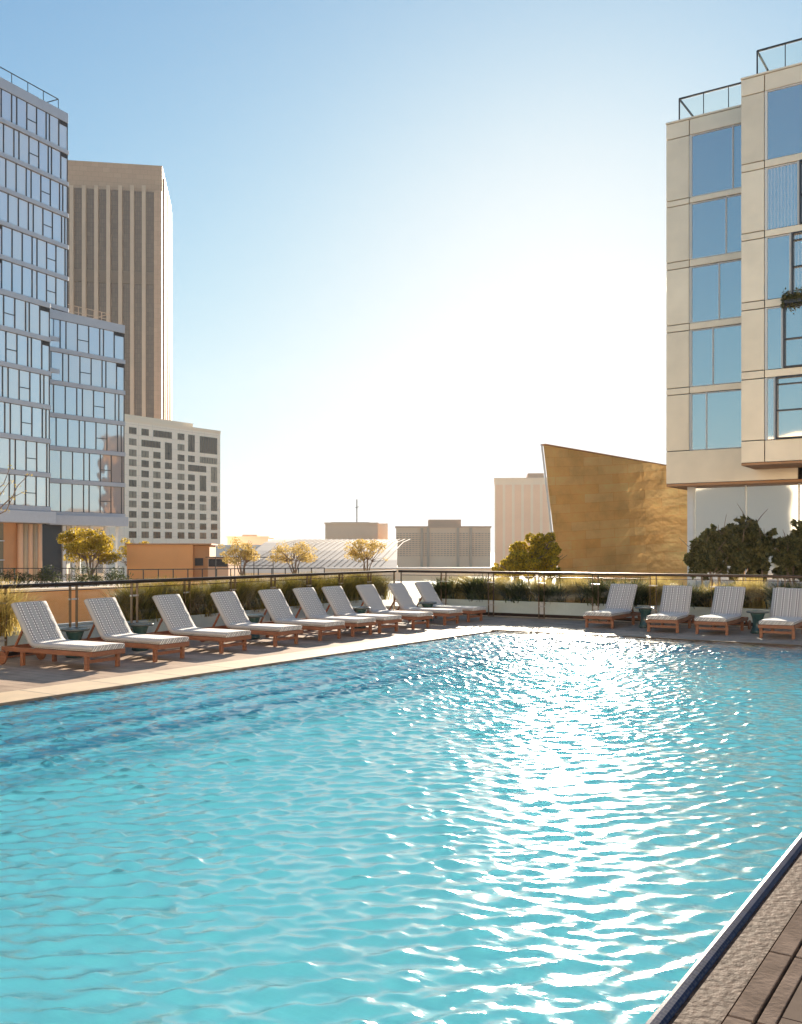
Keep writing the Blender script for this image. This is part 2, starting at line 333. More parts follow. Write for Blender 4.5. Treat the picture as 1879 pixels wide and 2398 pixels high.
# near right side: nosing, wet channel, slots, planks, tiles
struct(pool_obj(MB().box(9.09, 22, TN - 3, 0, -.3, 0), 'near_deck', M['deck_near']))
struct(pool_obj(MB().box(SW + .07, SW + .235, TN, 0, -.3, -.028), 'overflow_channel', M['wet']))
struct(pool_obj(MB().box(SW + .235, 9.09, TN, 0, -.3, -.05), 'drain_slot', M['dark']))
for nm, x0, x1 in (('plank_row', SW + .255, SW + .345), ('plank_row', SW + .36, SW + .42)):
    mb = MB(); t = TN
    while t < -.01:
        mb.box(x0, x1, t + .004, min(t + .68, 0), -.05, 0); t += .69
    struct(pool_obj(mb, nm, M['plank'], bevel=.003))
struct(pool_obj(MB().prism([(SW, -.3), (SW + .07, -.3), (SW + .07, -.022), (SW + .055, -.008), (SW + .03, -.002), (SW + .01, -.010), (SW, -.03)], TN, 0), 'pool_edge', M['edge_tile'], smooth=False))
# the basin
DP = -.46
struct(pool_obj(MB().box(-.1, SW, TN, .1, DP - .2, DP), 'pool_floor', M['pool']))
mb = MB(); mb.box(-.3, -.002, TN, .3, DP, -.02); mb.box(-.002, SW, .002, .3, DP, -.02); mb.box(SW + .002, SW + .3, TN, .002, DP, -.31); mb.box(-.3, SW + .3, TN - .3, TN, DP, -.02)
struct(pool_obj(mb, 'pool_wall', M['pool_wall']))
mb = MB(); ms = MB()
zs = [-.08, -.16, -.25, -.34]; xs = [0, .55, 1.0, 1.45, 1.9]
for i, z in enumerate(zs):
    mb.box(xs[0] if i == 0 else xs[i], xs[i + 1], TN, -.5, DP + .001, z)
    ms.box(xs[i + 1], xs[i + 1] + .004, TN, -.5, (zs[i + 1] if i < 3 else DP) + .002, z - .0)
    ms.box(xs[i + 1] - .08, xs[i + 1] - .001, TN, -.51, z + .001, z + .004)
struct(pool_obj(mb, 'pool_steps', M['pool'])); struct(pool_obj(ms, 'step_edges', M['step_nose']))

# ---- water surface with real waves
def waves():
    ds = .016
    xs = np.linspace(0, SW, 470)
    ts = np.concatenate([np.arange(-26.9, -19, .06), np.arange(-19, 0, ds), [0.0]])
    X, T = np.meshgrid(xs, ts); r = np.random.default_rng(3)
    # world coordinates for directions
    WX = P0.x + B2.x * X + A2.x * T; WY = P0.y + B2.y * X + A2.y * T
    Z = np.zeros_like(X)
    for k in range(90):
        lam = float(np.exp(r.uniform(np.log(.075), np.log(.25))))
        th = r.normal(0, .34) + R(95)
        kk = 2 * np.pi / lam; slope = .050
        ph = kk * (math.cos(th) * WX + math.sin(th) * WY) + r.uniform(0, 6.28)
        ph2 = .35 * np.sin(WX * r.uniform(.6, 1.6) + WY * r.uniform(.3, 1.2) + r.uniform(0, 6.28))
        Z += slope / kk * np.sin(ph + ph2 * 2)
    for k in range(40):                           # small isotropic chop
        lam = float(np.exp(r.uniform(np.log(.10), np.log(.3)))); th = r.uniform(0, 6.28); kk = 2 * np.pi / lam
        Z += .024 / kk * np.sin(kk * (math.cos(th) * WX + math.sin(th) * WY) + r.uniform(0, 6.28))
    sd_ = Z.std(); Zn = Z / sd_
    Z = sd_ * (Zn + .12 * (Zn ** 2 - 1))          # crests sharper than troughs
    env = .8 + .25 * np.sin(WX * .9 + 1) * np.sin(WY * .55 + .4)
    env *= 1 - .3 * np.clip((X - 5.5) / 3, 0, 1)
    env *= np.clip((-T) / 1.5, .25, 1)
    Z = Z * env - .022
    v = np.stack([X, T, Z], -1).reshape(-1, 3); nx = len(xs); ny = len(ts)
    i = np.arange(nx - 1)[None, :] + nx * np.arange(ny - 1)[:, None]
    q = np.stack([i, i + 1, i + 1 + nx, i + nx], -1).reshape(-1, 4)
    o = npmesh('pool_water', v, q, M['water'], smooth=True)
    o.location = (P0.x, P0.y, 0); o.rotation_euler = (0, 0, TH); struct(o)
waves()

# ------------------------------------------------------------------ railing and planters
def railing(name, label, p, q, skip=()):
    """glass railing from pool-frame point p to q"""
    a = W(*p); b = W(*q); d = b - a; n = d.length; rz = math.atan2(d.y, d.x)
    t = thing(name, label, 'railing', a, rz)
    MB().box(0, n, -.045, .045, 1.14, 1.205).build('handrail', M['rail'], t, bevel=.012)
    npan = round(n / 1.5); w_ = n / npan
    for i in range(npan + 1):
        x = i * w_
        po = MB()
        for k in (-.075, .075):
            if (i == 0 and k < 0) or (i == npan and k > 0): continue
            po.box(x + k - .007, x + k + .007, -.025, .025, 0, 1.15)
        po.box(x - .085, x + .085, -.03, .03, .0, .02)
        po_ = po.build('post', M['post'], t)
        for zc in (.31, .91): MB().box(x - .105, x + .105, -.016, .016, zc - .015, zc + .015).build('clamp', M['steel'], po_)
        if i < npan:
            MB().box(x + .1, x + w_ - .1, -.006, .006, .10, 1.05).build('glass_panel', M['clear'], t)
    MB().box(.1, n - .1, -.006, .006, 1.06, 1.075).build('lower_rail', M['rail'], t)
    return t, n
CR = (-5.3, 3.8)
railing('glass_railing', 'dark-capped glass railing behind the long row of ten loungers', (-3.65, -12.6), CR)
railing('glass_railing', 'dark-capped glass railing behind the four loungers at the far end', (CR[0] + .12, 3.8), (14, 3.8))

def planter(name, label, p, q, x0, x1, z1=.42, thick=.55, m='white'):
    a = W(*p); b = W(*q); d = b - a; t = thing(name, label, 'planter', a, math.atan2(d.y, d.x))
    n = d.length
    MB().box(x0, n - x1, .12, .20, 0, z1).box(x0, n - x1, .2 + thick, .28 + thick, 0, z1).box(x0, x0 + .08, .2, .2 + thick, 0, z1).box(n - x1 - .08, n - x1, .2, .2 + thick, 0, z1).build('trough', M[m], t, bevel=.006)
    MB().box(x0 + .08, n - x1 - .08, .2, .2 + thick, 0, z1 - .05).build('soil', M['soil'], t)
    MB().box(x0, n - x1, .08, .12, 0.02, .10).build('kick_strip', M['rail'], t)
    return t
planter('planter', 'long low white planter trough behind the far railing', (-4.6, 3.8), (14, 3.8), 0, 0)
planter('planter', 'low white planter trough behind the left railing', (-3.65, -12.6), CR, 0, .75)

# ---- foliage generators
def leaf_quads(c, size, r, up=.3, aspect=2.2, flat=0):
    """c: (n,3) centres -> verts, quads; random leaf quads"""
    n = len(c); d = r.normal(size=(n, 3)); d[:, 2] += up; d /= np.linalg.norm(d, axis=1)[:, None]
    e = r.normal(size=(n, 3)); e -= (e * d).sum(1)[:, None] * d; e /= np.linalg.norm(e, axis=1)[:, None]
    s = (size * r.uniform(.6, 1.35, n))[:, None]; L = d * s; Wd = e * s / aspect
    v = np.stack([c - L * .5, c + Wd * .5, c + L * .5, c - Wd * .5], 1).reshape(-1, 3)
    return v, np.arange(4 * n).reshape(n, 4)
def blob_points(blobs, n, r, shell=.6):
    """points in a set of ellipsoids (cx,cy,cz,rx,ry,rz), biased to the shell"""
    B = np.array(blobs); vol = (B[:, 3] * B[:, 4] * B[:, 5]) ** .75; k = r.choice(len(B), n, p=vol / vol.sum())
    d = r.normal(size=(n, 3)); d /= np.linalg.norm(d, axis=1)[:, None]
    rad = r.uniform(0, 1, n) ** (1 / 3) * (1 - shell) + shell * r.uniform(.75, 1.12, n)
    return B[k, :3] + d * rad[:, None] * B[k, 3:6]
def limb(mb, a, b, r0, r1, r, seg=4, jit=.06):
    a, b = Vector(a), Vector(b); pts = [a]; n = (b - a).length
    for i in range(1, seg): pts.append(a.lerp(b, i / seg) + Vector(r.normal(size=3)) * jit * n)
    pts.append(b)
    for i in range(seg): mb.bar(pts[i], pts[i + 1], r0 + (r1 - r0) * i / seg, 6, 0, r0 + (r1 - r0) * (i + 1) / seg)
    return pts
def fan_tree(name, label, loc, h, wd, leaf, nleaf, seed, lsize=.10, stems=6, group=None, crown0=.35, nb=26):
    """multi-stemmed small tree with a loose spreading crown"""
    r = np.random.default_rng(seed); t = thing(name, label, 'tree', loc, 0, group); mb = MB(); tips = []
    for i in range(stems):
        a = i / stems * 6.28 + r.uniform(-.4, .4); rr = wd * .5 * r.uniform(.3, .6)
        m_ = (math.cos(a) * rr * .5, math.sin(a) * rr * .5, h * r.uniform(.28, .42)); limb(mb, (math.cos(a) * .05, math.sin(a) * .05, 0), m_, h * .018, h * .011, r, 3, .03)
        for j in range(6):
            a2 = a + r.uniform(-.9, .9); r2 = wd * .5 * r.uniform(.35, .98); zz = h * r.uniform(.42, .98) * (1 - .18 * (r2 / (wd * .5)) ** 2)
            e = (math.cos(a2) * r2, math.sin(a2) * r2, zz); pts = limb(mb, m_, e, h * .010, h * .003, r, 4, .05); tips += [tuple(pts[-1]), tuple(pts[-2])]
    mb.build('trunk', M['bark'], t)
    bl = []
    for i in range(nb):
        p_ = tips[r.integers(len(tips))]; q = wd * r.uniform(.07, .13)
        bl.append((p_[0] + r.normal() * .03 * wd, p_[1] + r.normal() * .03 * wd, p_[2] + r.normal() * .03 * h, q * 1.2, q * 1.2, q * .7))
    v, f_ = leaf_quads(blob_points(bl, nleaf, r, .5), lsize, r); npmesh('crown', v, f_, leaf, t)
    return t
def bushy_tree(name, label, loc, blobs, leaf, nleaf, seed, lsize, th, cat='tree', group=None, aspect=2.2, trunk=True):
    r = np.random.default_rng(seed); t = thing(name, label, cat, loc, 0, group)
    sub = []
    for b in blobs:                               # each lobe becomes many small clumps with gaps between
        for i in range(44):
            d = r.normal(size=3); d /= np.linalg.norm(d); k = r.uniform(.2, 1.18)
            q = r.uniform(.12, .34)
            sub.append((b[0] + d[0] * b[3] * k, b[1] + d[1] * b[4] * k, b[2] + d[2] * b[5] * k, b[3] * q, b[4] * q, b[5] * q))
    v, f_ = leaf_quads(blob_points(sub, nleaf, r, .45), lsize, r, aspect=aspect); npmesh('crown', v, f_, leaf, t)
    if trunk:
        mb = MB()
        for b in blobs:
            pts = limb(mb, (b[0] * .15, b[1] * .15, 0), (b[0], b[1], b[2]), th, th * .5, r, 4, .03)
            for i in range(5):
                d = r.normal(size=3) * .8; limb(mb, tuple(pts[-1 - i % 2]), (b[0] + d[0] * b[3], b[1] + d[1] * b[4], b[2] + abs(d[2]) * b[5]), th * .45, th * .12, r, 3, .05)
        mb.build('trunk', M['bark'], t)
    return t
def grass_clump(name, label, loc, h, wd, leaf, n, seed, wid=.02, group=None, lean=.6, cat='plant'):
    """arching strap leaves from one base"""
    r = np.random.default_rng(seed); t = thing(name, label, cat, loc, 0, group)
    a = r.uniform(0, 6.28, n); ln = r.uniform(.55, 1.1, n) * h; le = r.uniform(.05, 1, n) ** .8 * lean
    base = np.stack([r.normal(0, wd * .16, n), r.normal(0, wd * .16, n), np.zeros(n)], 1); u = np.stack([np.cos(a), np.sin(a), 0 * a], 1); s = np.stack([-np.sin(a), np.cos(a), 0 * a], 1)
    V = []; K = 4
    for k in range(K + 1):
        q = k / K; out = (le * q ** 1.7 * wd / .8)[:, None] * u; z = (ln * (q - .35 * le * q ** 2.5))[:, None] * np.array([0, 0, 1.]); ww = (wid * (1 - q ** 2 * .9) * (.6 + .4 * min(1, q * 4)))
        c = base + out + z; V.append(c - s * ww / 2); V.append(c + s * ww / 2)
    v = np.stack(V, 1); nv = v.shape[1]; o = (np.arange(n) * nv)[:, None]
    qd = np.concatenate([np.stack([o[:, 0] + 2*k, o[:, 0] + 2*k + 1, o[:, 0] + 2*k + 3, o[:, 0] + 2*k + 2], 1) for k in range(K)])
    npmesh('foliage', v.reshape(-1, 3), qd, leaf, t); return t
LF = dict(gold=leafmat('gold_leaf', (.30,.22,.02), (.62,.44,.05), .5), pale=leafmat('pale_leaf', (.42,.30,.08), (.68,.50,.18), .5),
          dark=leafmat('magnolia_leaf', (.04,.055,.02), (.20,.17,.06), .25), grass=leafmat('strap_leaf', (.03,.05,.015), (.12,.13,.04), .3),
          round=leafmat('round_tree_leaf', (.18,.15,.02), (.80,.58,.05), .5), hedge=leafmat('hedge_leaf', (.10,.09,.02), (.40,.30,.06), .4), ygrass=leafmat('yellow_grass', (.34,.26,.07), (.72,.54,.20), .55), olive=leafmat('olive_leaf', (.10,.10,.02), (.42,.30,.03), .4))

# plants behind the left railing
gr1 = 'grasses in the left planter'
Lrail = [Vector((-3.65, -12.6)), Vector(CR)]
def along(k, off):                                 # pool-frame point at fraction k, set back by off
    p = Lrail[0].lerp(Lrail[1], k); d = (Lrail[1] - Lrail[0]).normalized(); n = Vector((-d.y, d.x)); return W(p.x + n.x * off, p.y + n.y * off, .37)
words = ['first','second','third','fourth','fifth','sixth','seventh','eighth','ninth','tenth','eleventh','twelfth']
grass_clump('ornamental_grass', 'pale yellow grass tuft at the left border beside the nearest lounger', along(.185, .48), .95, 1.25, LF['ygrass'], 3200, 11, .016, gr1)
for i in range(12):
    k = .40 + i * .052
    grass_clump('ornamental_grass', f'yellow-tipped grass tuft in the left planter, {words[i]} counting from the ochre wall towards the corner', along(k, .48), (.80 + .07 * math.sin(i * 2.1)), .95, LF['hedge'], 2600, 20 + i, .014, gr1)
gr2 = 'strap-leaved plants in the far planter'
for i in range(12):
    s = -3.9 + i * 1.12 + .2 * math.sin(i * 3.3)
    grass_clump('strap_plant', f'dark green strap-leaved plant in the far planter, {words[i]} from the railing corner', W(s, 3.8 + .48, .37), .66 + .1 * math.sin(i * 1.7), .95, LF['grass'], 800, 50 + i, .042, gr2, lean=.85)
    if i < 11:
        grass_clump('ornamental_grass', f'straw-yellow feathery grass behind the far railing, {words[i]} from the railing corner', W(s + .56, 3.8 + .62, .37), .74 + .08 * math.sin(i * 2.9), 1.0, LF['ygrass'], 1500, 80 + i, .009, 'feathery grasses in the far planter', lean=.5)

# ------------------------------------------------------------------ loungers
def cushion(parent):
    """one continuous padded mattress, seat and raised back; local x: foot (0) to head, width along y"""
    prof = []                                      # centre line (x, z) of the top surface, by arc length
    seat = 1.18; ang = R(56); rad = .16
    pts = [(0.0, .355)]
    for i in range(1, 9): pts.append((seat * i / 8, .355))
    for i in range(1, 6):
        a = ang * i / 5; pts.append((seat + rad * math.sin(a), .355 + rad * (1 - math.cos(a))))
    x0, z0 = pts[-1]
    for i in range(1, 7): pts.append((x0 + math.cos(ang) * .64 * i / 6, z0 + math.sin(ang) * .64 * i / 6))
    wdt = .33; th = .075; vs = []; uv = []; s = 0; ring = 14
    nrm = []
    for i in range(len(pts)):
        a = pts[max(0, i - 1)]; b = pts[min(len(pts) - 1, i + 1)]; d = Vector((b[0] - a[0], b[1] - a[1])).normalized(); nrm.append((-d.y, d.x))
    sec = []                                       # rounded rectangle cross-section (y, depth)
    for y, dz in ((-wdt + .02, 0), (-.2, .006), (-.07, .008), (.07, .008), (.2, .006), (wdt - .02, 0), (wdt - .004, -.014), (wdt, -.038), (wdt - .004, -.062), (wdt - .02, -th), (0, -th), (-wdt + .02, -th), (-wdt + .004, -.062), (-wdt, -.038), (-wdt + .004, -.014)): sec.append((y, dz))
    ring = len(sec); rows = []
    for i, (x, z) in enumerate(pts):
        if i: s += math.dist(pts[i], pts[i - 1])
        puck = .006 * math.sin(s * 34) if i not in (0, len(pts) - 1) and s > 1.0 else 0
        for y, dz in sec: vs.append((x + nrm[i][0] * (dz + puck * (dz > -.001)), y, z + nrm[i][1] * (dz + puck * (dz > -.001)))); rows.append((y, s, dz))
    n = len(pts); fs = [(j * ring + i, j * ring + (i + 1) % ring, (j + 1) * ring + (i + 1) % ring, (j + 1) * ring + i) for j in range(n - 1) for i in range(ring)]
    fs = [f[::-1] for f in fs]
    fs += [tuple(range(ring)), tuple(range(n * ring - 1, (n - 1) * ring - 1, -1))]
    mb = MB(); mb.add(vs, fs); o = mb.build('cushion', M['fabric'], parent, smooth=True); me = o.data
    ul = me.uv_layers.new(name='UVMap')
    for lp in me.loops:
        y, s_, dz = rows[lp.vertex_index]; ul.data[lp.index].uv = (y + dz * .9, s_ + dz * .3)
    e = o.modifiers.new('bevel', 'BEVEL'); e.width = .006; e.segments = 2; e.limit_method = 'ANGLE'; e.angle_limit = R(50)
    return o
def make_lounger():
    t = thing('sun_lounger', '', 'sun lounger', group='loungers around the pool'); tk = M['teak']
    mb = MB(); L_ = 2.0
    mb.box(0, L_ - .08, -.34, -.305, .205, .275); mb.box(0, L_ - .08, .305, .34, .205, .275); mb.box(0, .035, -.305, .305, .205, .275); mb.box(L_ - .115, L_ - .08, -.305, .305, .205, .275)
    mb.build('frame', tk, t, bevel=.005)
    sl = MB()
    for i in range(14): sl.box(.06 + i * .085, .125 + i * .085, -.304, .304, .255, .276)
    sl.build('seat_slats', tk, t)
    bs = MB(); a = R(56); x0, z0 = 1.30, .30
    for y in (-.28, .28): bs.sbar((x0, y, z0), (x0 + math.cos(a) * .70, y, z0 + math.sin(a) * .70), .035, .045)
    for i in range(8):
        k = .04 + i * .088; c = Vector((x0 + math.cos(a) * k, 0, z0 + math.sin(a) * k)); bs.sbar(c + Vector((0, -.262, 0)), c + Vector((0, .262, 0)), .06, .018)
    bs.build('backrest', tk, t)
    for y in (-.2, .2): MB().sbar((1.54, y, .62), (1.78, y, .25), .03, .03).build('back_strut', tk, t)
    for x in (.10, ):
        for y in (-.335, .275): MB().box(x, x + .055, y, y + .06, 0, .206).build('leg', tk, t, bevel=.006)
    for y in (-.335, .275): MB().box(1.45, 1.505, y, y + .06, 0.0, .206).build('leg', tk, t, bevel=.006)
    MB().box(.115, .14, -.275, .275, .10, .15).build('stretcher', tk, t)
    ax = MB(); ax.bar((1.86, -.37, .105), (1.86, .37, .105), .014); ax.sbar((1.86, -.32, .105), (1.80, -.32, .21), .04, .05); ax.sbar((1.86, .32, .105), (1.80, .32, .21), .04, .05); axle = ax.build('axle', tk, t)
    for y in (-.395, .36):
        wl = MB(); n = 20; vs = [(1.86 + .105 * math.cos(6.2832 * i / n), yy, .105 + .105 * math.sin(6.2832 * i / n)) for yy in (y, y + .035) for i in range(n)]
        wl.add(vs, [(i, n + i, n + (i + 1) % n, (i + 1) % n) for i in range(n)] + [tuple(range(n)), tuple(range(2 * n - 1, n - 1, -1))]); wl.build('wheel', tk, axle, bevel=.006)
    cushion(t)
    return t
proto = make_lounger()
LT = [-9.47, -8.16, -6.68, -5.28, -3.95, -2.88, -1.91, -.60, .77, 1.92]
lab = ['nearest white and grey cushioned lounger at the left, its wooden wheel showing', 'second nearest lounger of the long left row', 'third nearest lounger of the long left row',
       'fourth nearest lounger of the long left row', 'fifth nearest lounger of the long left row', 'sixth lounger of the left row, counting away from the viewer',
       'seventh lounger of the left row, counting away from the viewer', 'eighth lounger of the left row, counting away from the viewer', 'last but one lounger at the far end of the left row', 'farthest lounger of the left row, closest to the railing corner']
labr = ['leftmost of the four loungers beyond the far pool edge', 'lounger second from left beyond the far pool edge, just right of the first stool', 'lounger beyond the far pool edge, just left of the teal stool', 'rightmost lounger beyond the far pool edge, cut by the photo border']
k = 0
rots = [5, 3, 3, 1, 0, -1, -2, -1, 1, -2]
for i, t in enumerate(LT):
    o = proto if k == 0 else copy_tree(proto); k += 1
    o.location = W(-1.56, t); o.rotation_euler = (0, 0, TH + math.pi + R(rots[i])); o['label'] = lab[i]
for (s, t, dr), lb in zip([(1.66, 1.58, 0), (3.25, 1.22, 6), (4.27, 1.25, 1), (5.62, 1.02, 3)], labr):
    o = copy_tree(proto); o.location = W(s, t); o.rotation_euler = (0, 0, TH + math.pi / 2 + R(dr)); o['label'] = lb

# ------------------------------------------------------------------ garden stools between the loungers
def make_stool():
    t = thing('side_table', '', 'side table', group='ceramic side tables between the loungers')
    MB().lathe([(.135, 0), (.15, .02), (.13, .07), (.105, .16), (.10, .23), (.11, .32), (.14, .40), (.15, .43)], 24).build('base', M['stool'], t, smooth=True)
    MB().lathe([(.18, .43), (.225, .437), (.235, .45), (.235, .468), (.225, .475), (.21, .468), (.02, .466)], 28).build('tray', M['stooltop'], t, smooth=True)
    return t
ps = make_stool()
st_ = [(-3.3, -8.72, 'dark ceramic side table between the two nearest left loungers'), (-3.25, -7.38, 'dark ceramic side table between the second and third left loungers'),
       (-3.1, -4.62, 'dark ceramic side table between the fourth and fifth left loungers'), (-2.9, -1.26, 'dark ceramic side table between the seventh and eighth left loungers'),
       (-2.7, 1.34, 'dark ceramic side table beside the farthest left lounger'), (2.50, 2.35, 'dark ceramic side table right of the first far-end lounger'), (5.0, 2.2, 'teal hourglass side table left of the rightmost lounger')]
for i, (s, t, lb) in enumerate(st_):
    o = ps if i == 0 else copy_tree(ps); o.location = W(s, t); o['label'] = lb

# ------------------------------------------------------------------ walls and terraces beyond the left railing
struct(pool_obj(MB().box(-60, -6.65, -34, 8, -8, -.25).box(-6.65, 22, 4.9, 16, -8, -.3), 'garden_terrace', M['terrace']))
struct(MB().box(-60, 14, 34, 62, -8, -.2).build('far_terrace', M['terrace']))
def slab(name, label, cat, fc, px0, px1, py0, py1, depth, m, ref=None, base=None):
    t = thing(name, label, cat, (fc.o.x, fc.o.y, 0), fc.rz); x0, x1 = fc.x(px0), fc.x(px1)
    z1 = fc.z(ref or px0, py0); z0 = base if base is not None else fc.z(ref or px0, py1)
    MB().box(x0, x1, 0, depth, z0, z1).build('wall', m, t, bevel=.01); return t, x0, x1, z0, z1
fo = Face(120, 23.5, .66, .75)
t, x0, x1, z0, z1 = slab('ochre_wall', 'low ochre plaster wall behind the railing above the two nearest loungers', 'wall', fo, -60, 335, 1384, 1500, .35, M['orange'], 120, -1)
MB().box(x0, x1, -.03, .38, z1, z1 + .06).build('wall_cap', M['tan3'], t)
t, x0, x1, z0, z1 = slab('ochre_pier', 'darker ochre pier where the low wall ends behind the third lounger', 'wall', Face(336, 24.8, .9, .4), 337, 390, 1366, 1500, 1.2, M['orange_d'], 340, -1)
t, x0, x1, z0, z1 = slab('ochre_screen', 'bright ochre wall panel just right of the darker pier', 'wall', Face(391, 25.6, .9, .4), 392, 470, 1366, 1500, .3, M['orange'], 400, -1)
# box on the terrace
fb = Face(297, 52, 1, .12)
t, x0, x1, z0, z1 = slab('ochre_pavilion', 'ochre flat-roofed box under the white office block', 'building', fb, 297, 452, 1276, 1345, 5, M['orange'], None, -.2)
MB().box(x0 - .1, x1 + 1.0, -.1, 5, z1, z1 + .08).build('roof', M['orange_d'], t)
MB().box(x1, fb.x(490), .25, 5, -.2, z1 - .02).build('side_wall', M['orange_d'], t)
MB().box(fb.x(456), fb.x(475), .2, .26, fb.z(456, 1325), fb.z(456, 1307)).build('window', M['vent'], t)
fs = Face(487, 50, 1, -.05)
t = thing('utility_shed', 'low brown shed with dark grille right of the ochre box', 'shed', (fs.o.x, fs.o.y, 0), fs.rz)
MB().box(0, fs.x(535), 0, 3, -.2, fs.z(487, 1306)).build('wall', M['tan2'], t); MB().box(fs.x(489), fs.x(533), -.04, -.005, fs.z(487, 1327), fs.z(487, 1309)).build('grille', M['vent'], t)
MB().box(-.1, fs.x(538), -.1, 3, fs.z(487, 1306), fs.z(487, 1304)).build('roof', M['rail'], t)
# thin steel fence across the terrace
def fence(name, label, px0, px1, Y0, Y1, py0, n, base=-.2):
    a = at(px0, Y0); b = at(px1, Y1); d = b - a; t = thing(name, label, 'fence', (a.x, a.y, 0), math.atan2(d.y, d.x)); z1 = zat(py0, (Y0 + Y1) / 2)
    MB().box(0, d.length, -.02, .02, z1 - .04, z1).box(0, d.length, -.015, .015, z1 - .45, z1 - .43).build('rail', M['roofrail'], t)
    for i in range(n + 1): x = d.length * i / n; MB().box(x - .02, x + .02, -.02, .02, base, z1).build('post', M['roofrail'], t)
    return t
fence('terrace_fence', 'thin dark fence on the terrace in front of the small pale trees', 300, 760, 42, 46, 1331, 14)
fence('garden_frame', 'tall dark post frame standing among the pale trees', 505, 640, 48, 48, 1304, 3)
fence('entrance_fence', 'thin pale railing at the foot of the glass block', -30, 290, 47, 47, 1330, 10)

# ------------------------------------------------------------------ left glass blocks
def curtain_wall(name, label, fc, px0, px1, floors, ztop, zpar, zb, fh, pane, shift, depth, seed, extra=None, right_end=True, x1o=None):
    """facade local x along the wall, outward normal -y. floors: number of storeys below zpar"""
    r = random.Random(seed); t = thing(name, label, 'building', (fc.o.x, fc.o.y, 0), fc.rz)
    x0 = fc.x(px0); x1 = x1o if x1o is not None else fc.x(px1)
    MB().box(x0, x1, .12, depth, zb, ztop - .05).build('core', M['wframe'], t)
    MB().box(x0, x1 + .02, -.10, .118, zpar, ztop).box(x0, x1 + .02, .118, depth + .02, ztop - .05, ztop).build('parapet', M['ledge'], t, bevel=.02)
    for i in range(floors):
        zt = zpar - i * fh; zl = zt - fh + .42                       # glass from zl to zt
        MB().box(x0, x1 + .04, -.16, .118, zl - .42, zl).build('floor_ledge', M['ledge'], t, bevel=.02)
        MB().box(x1 - .001, x1 + .03, .0, depth, zl - .40, zl - .02).build('side_ledge', M['ledge'], t)
        pat = [1, 1, 'v', 1, .35, 1, 's', 1, .5, 1]
        x = x1 - (i * shift) % 1.0 * pane - .0; j = i // 2 + 2
        ed = x1
        first = True
        while ed > x0 + .1:
            p_ = pat[(j + (0 if i % 2 else 0)) % len(pat)]; j += 1
            wd = pane * (p_ if not isinstance(p_, str) else 1)
            if first: wd = max(.3, wd * (.95 - (i * shift) % .9)); first = False
            st = max(x0, ed - wd)
            g = MB(); g.box(st + .035, ed - .035, .02, .05, zl + .03, zt - .03, 0)
            g.box(st, st + .035, -.05, .09, zl, zt, 1); g.box(ed - .035, ed, -.05, .09, zl, zt, 1)
            g.box(st + .035, ed - .035, -.03, .09, zl, zl + .03, 1); g.box(st + .035, ed - .035, -.03, .09, zt - .03, zt, 1)
            if p_ == 's': zm = zl + .42 * (zt - zl); g.box(st + .035, ed - .035, -.03, .018, zm, zm + .07, 1)
            if p_ == 'v': g.box(st + .035, ed - .035, -.045, .018, zt - .38, zt - .031, 2)
            g.build('window', [M['glass_l'], M['wframe'], M['vent']], t)
            ed = st
    return t, x0, x1
fA = Face(158, 95, .4426, .8967)
zA = fA.z(158, 266); zAp = fA.z(158, 289)
fhA = (fA.z(158, 366.5) - fA.z(158, 662)) / 4
tA, x0, x1 = curtain_wall('glass_tower', 'tall blue-white glass tower at the left border, roof railing on top', fA, -120, 158, 8, zA, zAp, -8, fhA, 1.18, .22, 22, 1)
rr = MB()
for yy in (.5,): rr.sbar((x0, yy, zA + 1.25), (x1 - .7, yy, zA + 1.25), .07, .07); rr.sbar((x1 - .7, yy, zA + 1.25), (x1 - .7, 6, zA + 1.25), .07, .07)
n = 11
for i in range(n): x = x1 - .7 - i * 1.9; rr.sbar((x, .5, zA), (x, .5, zA + 1.25), .05, .05)
rr.build('roof_railing', M['roofrail'], tA)
# B : nearer block at the left border
fB = Face(116, 88, .4426, .8967)
zB = fB.z(116, 711); zBp = fB.z(116, 722)
fhB = 79.3 * 88 / F
tB, x0, x1 = curtain_wall('glass_block', 'lower glass block at the left border, stepping out in front of the tower', fB, -130, 116, 6, zB, zBp, 5.35, fhB, 1.2, .2, 4.2, 2)
zb = fB.z(116, 1198); MB().box(x0, x1 + .3, -.5, 4.5, fB.z(116, 1226), zb - .02).build('canopy', M['alu'], tB, bevel=.03)
# C
fC = Face(116, 93, .782, 1)
zC = fC.z(291, 762); zCp = fC.z(291, 781); fhC = 72 * fC.Y(291) / F
tC, x0, x1 = curtain_wall('glass_block', 'stepped glass block with roof terrace in front of the brown tower', fC, 108, 291, 6, zC, zCp, 5.3, fhC, 1.28, .22, 10, 3)
MB().box(x0, x1 + .1, -.6, 9, fC.z(291, 1233), fC.z(291, 1211)).build('canopy', M['alu'], tC, bevel=.03)
rr = MB(); zr = zC + 1.15
for q in (1.2, .6): rr.sbar((x0 + 1.5, 1.2, zC + q), (x1 - 1.0, 1.2, zC + q), .05, .05)
rr.sbar((x1 - 1.0, 1.2, zr), (x1 - 1.0, 8, zr), .05, .05)
for i in range(9): x = x1 - 1 - i * .9; rr.sbar((x, 1.2, zC), (x, 1.2, zC + 1.2), .05, .05)
rr.build('roof_railing', M['pier'], tC)
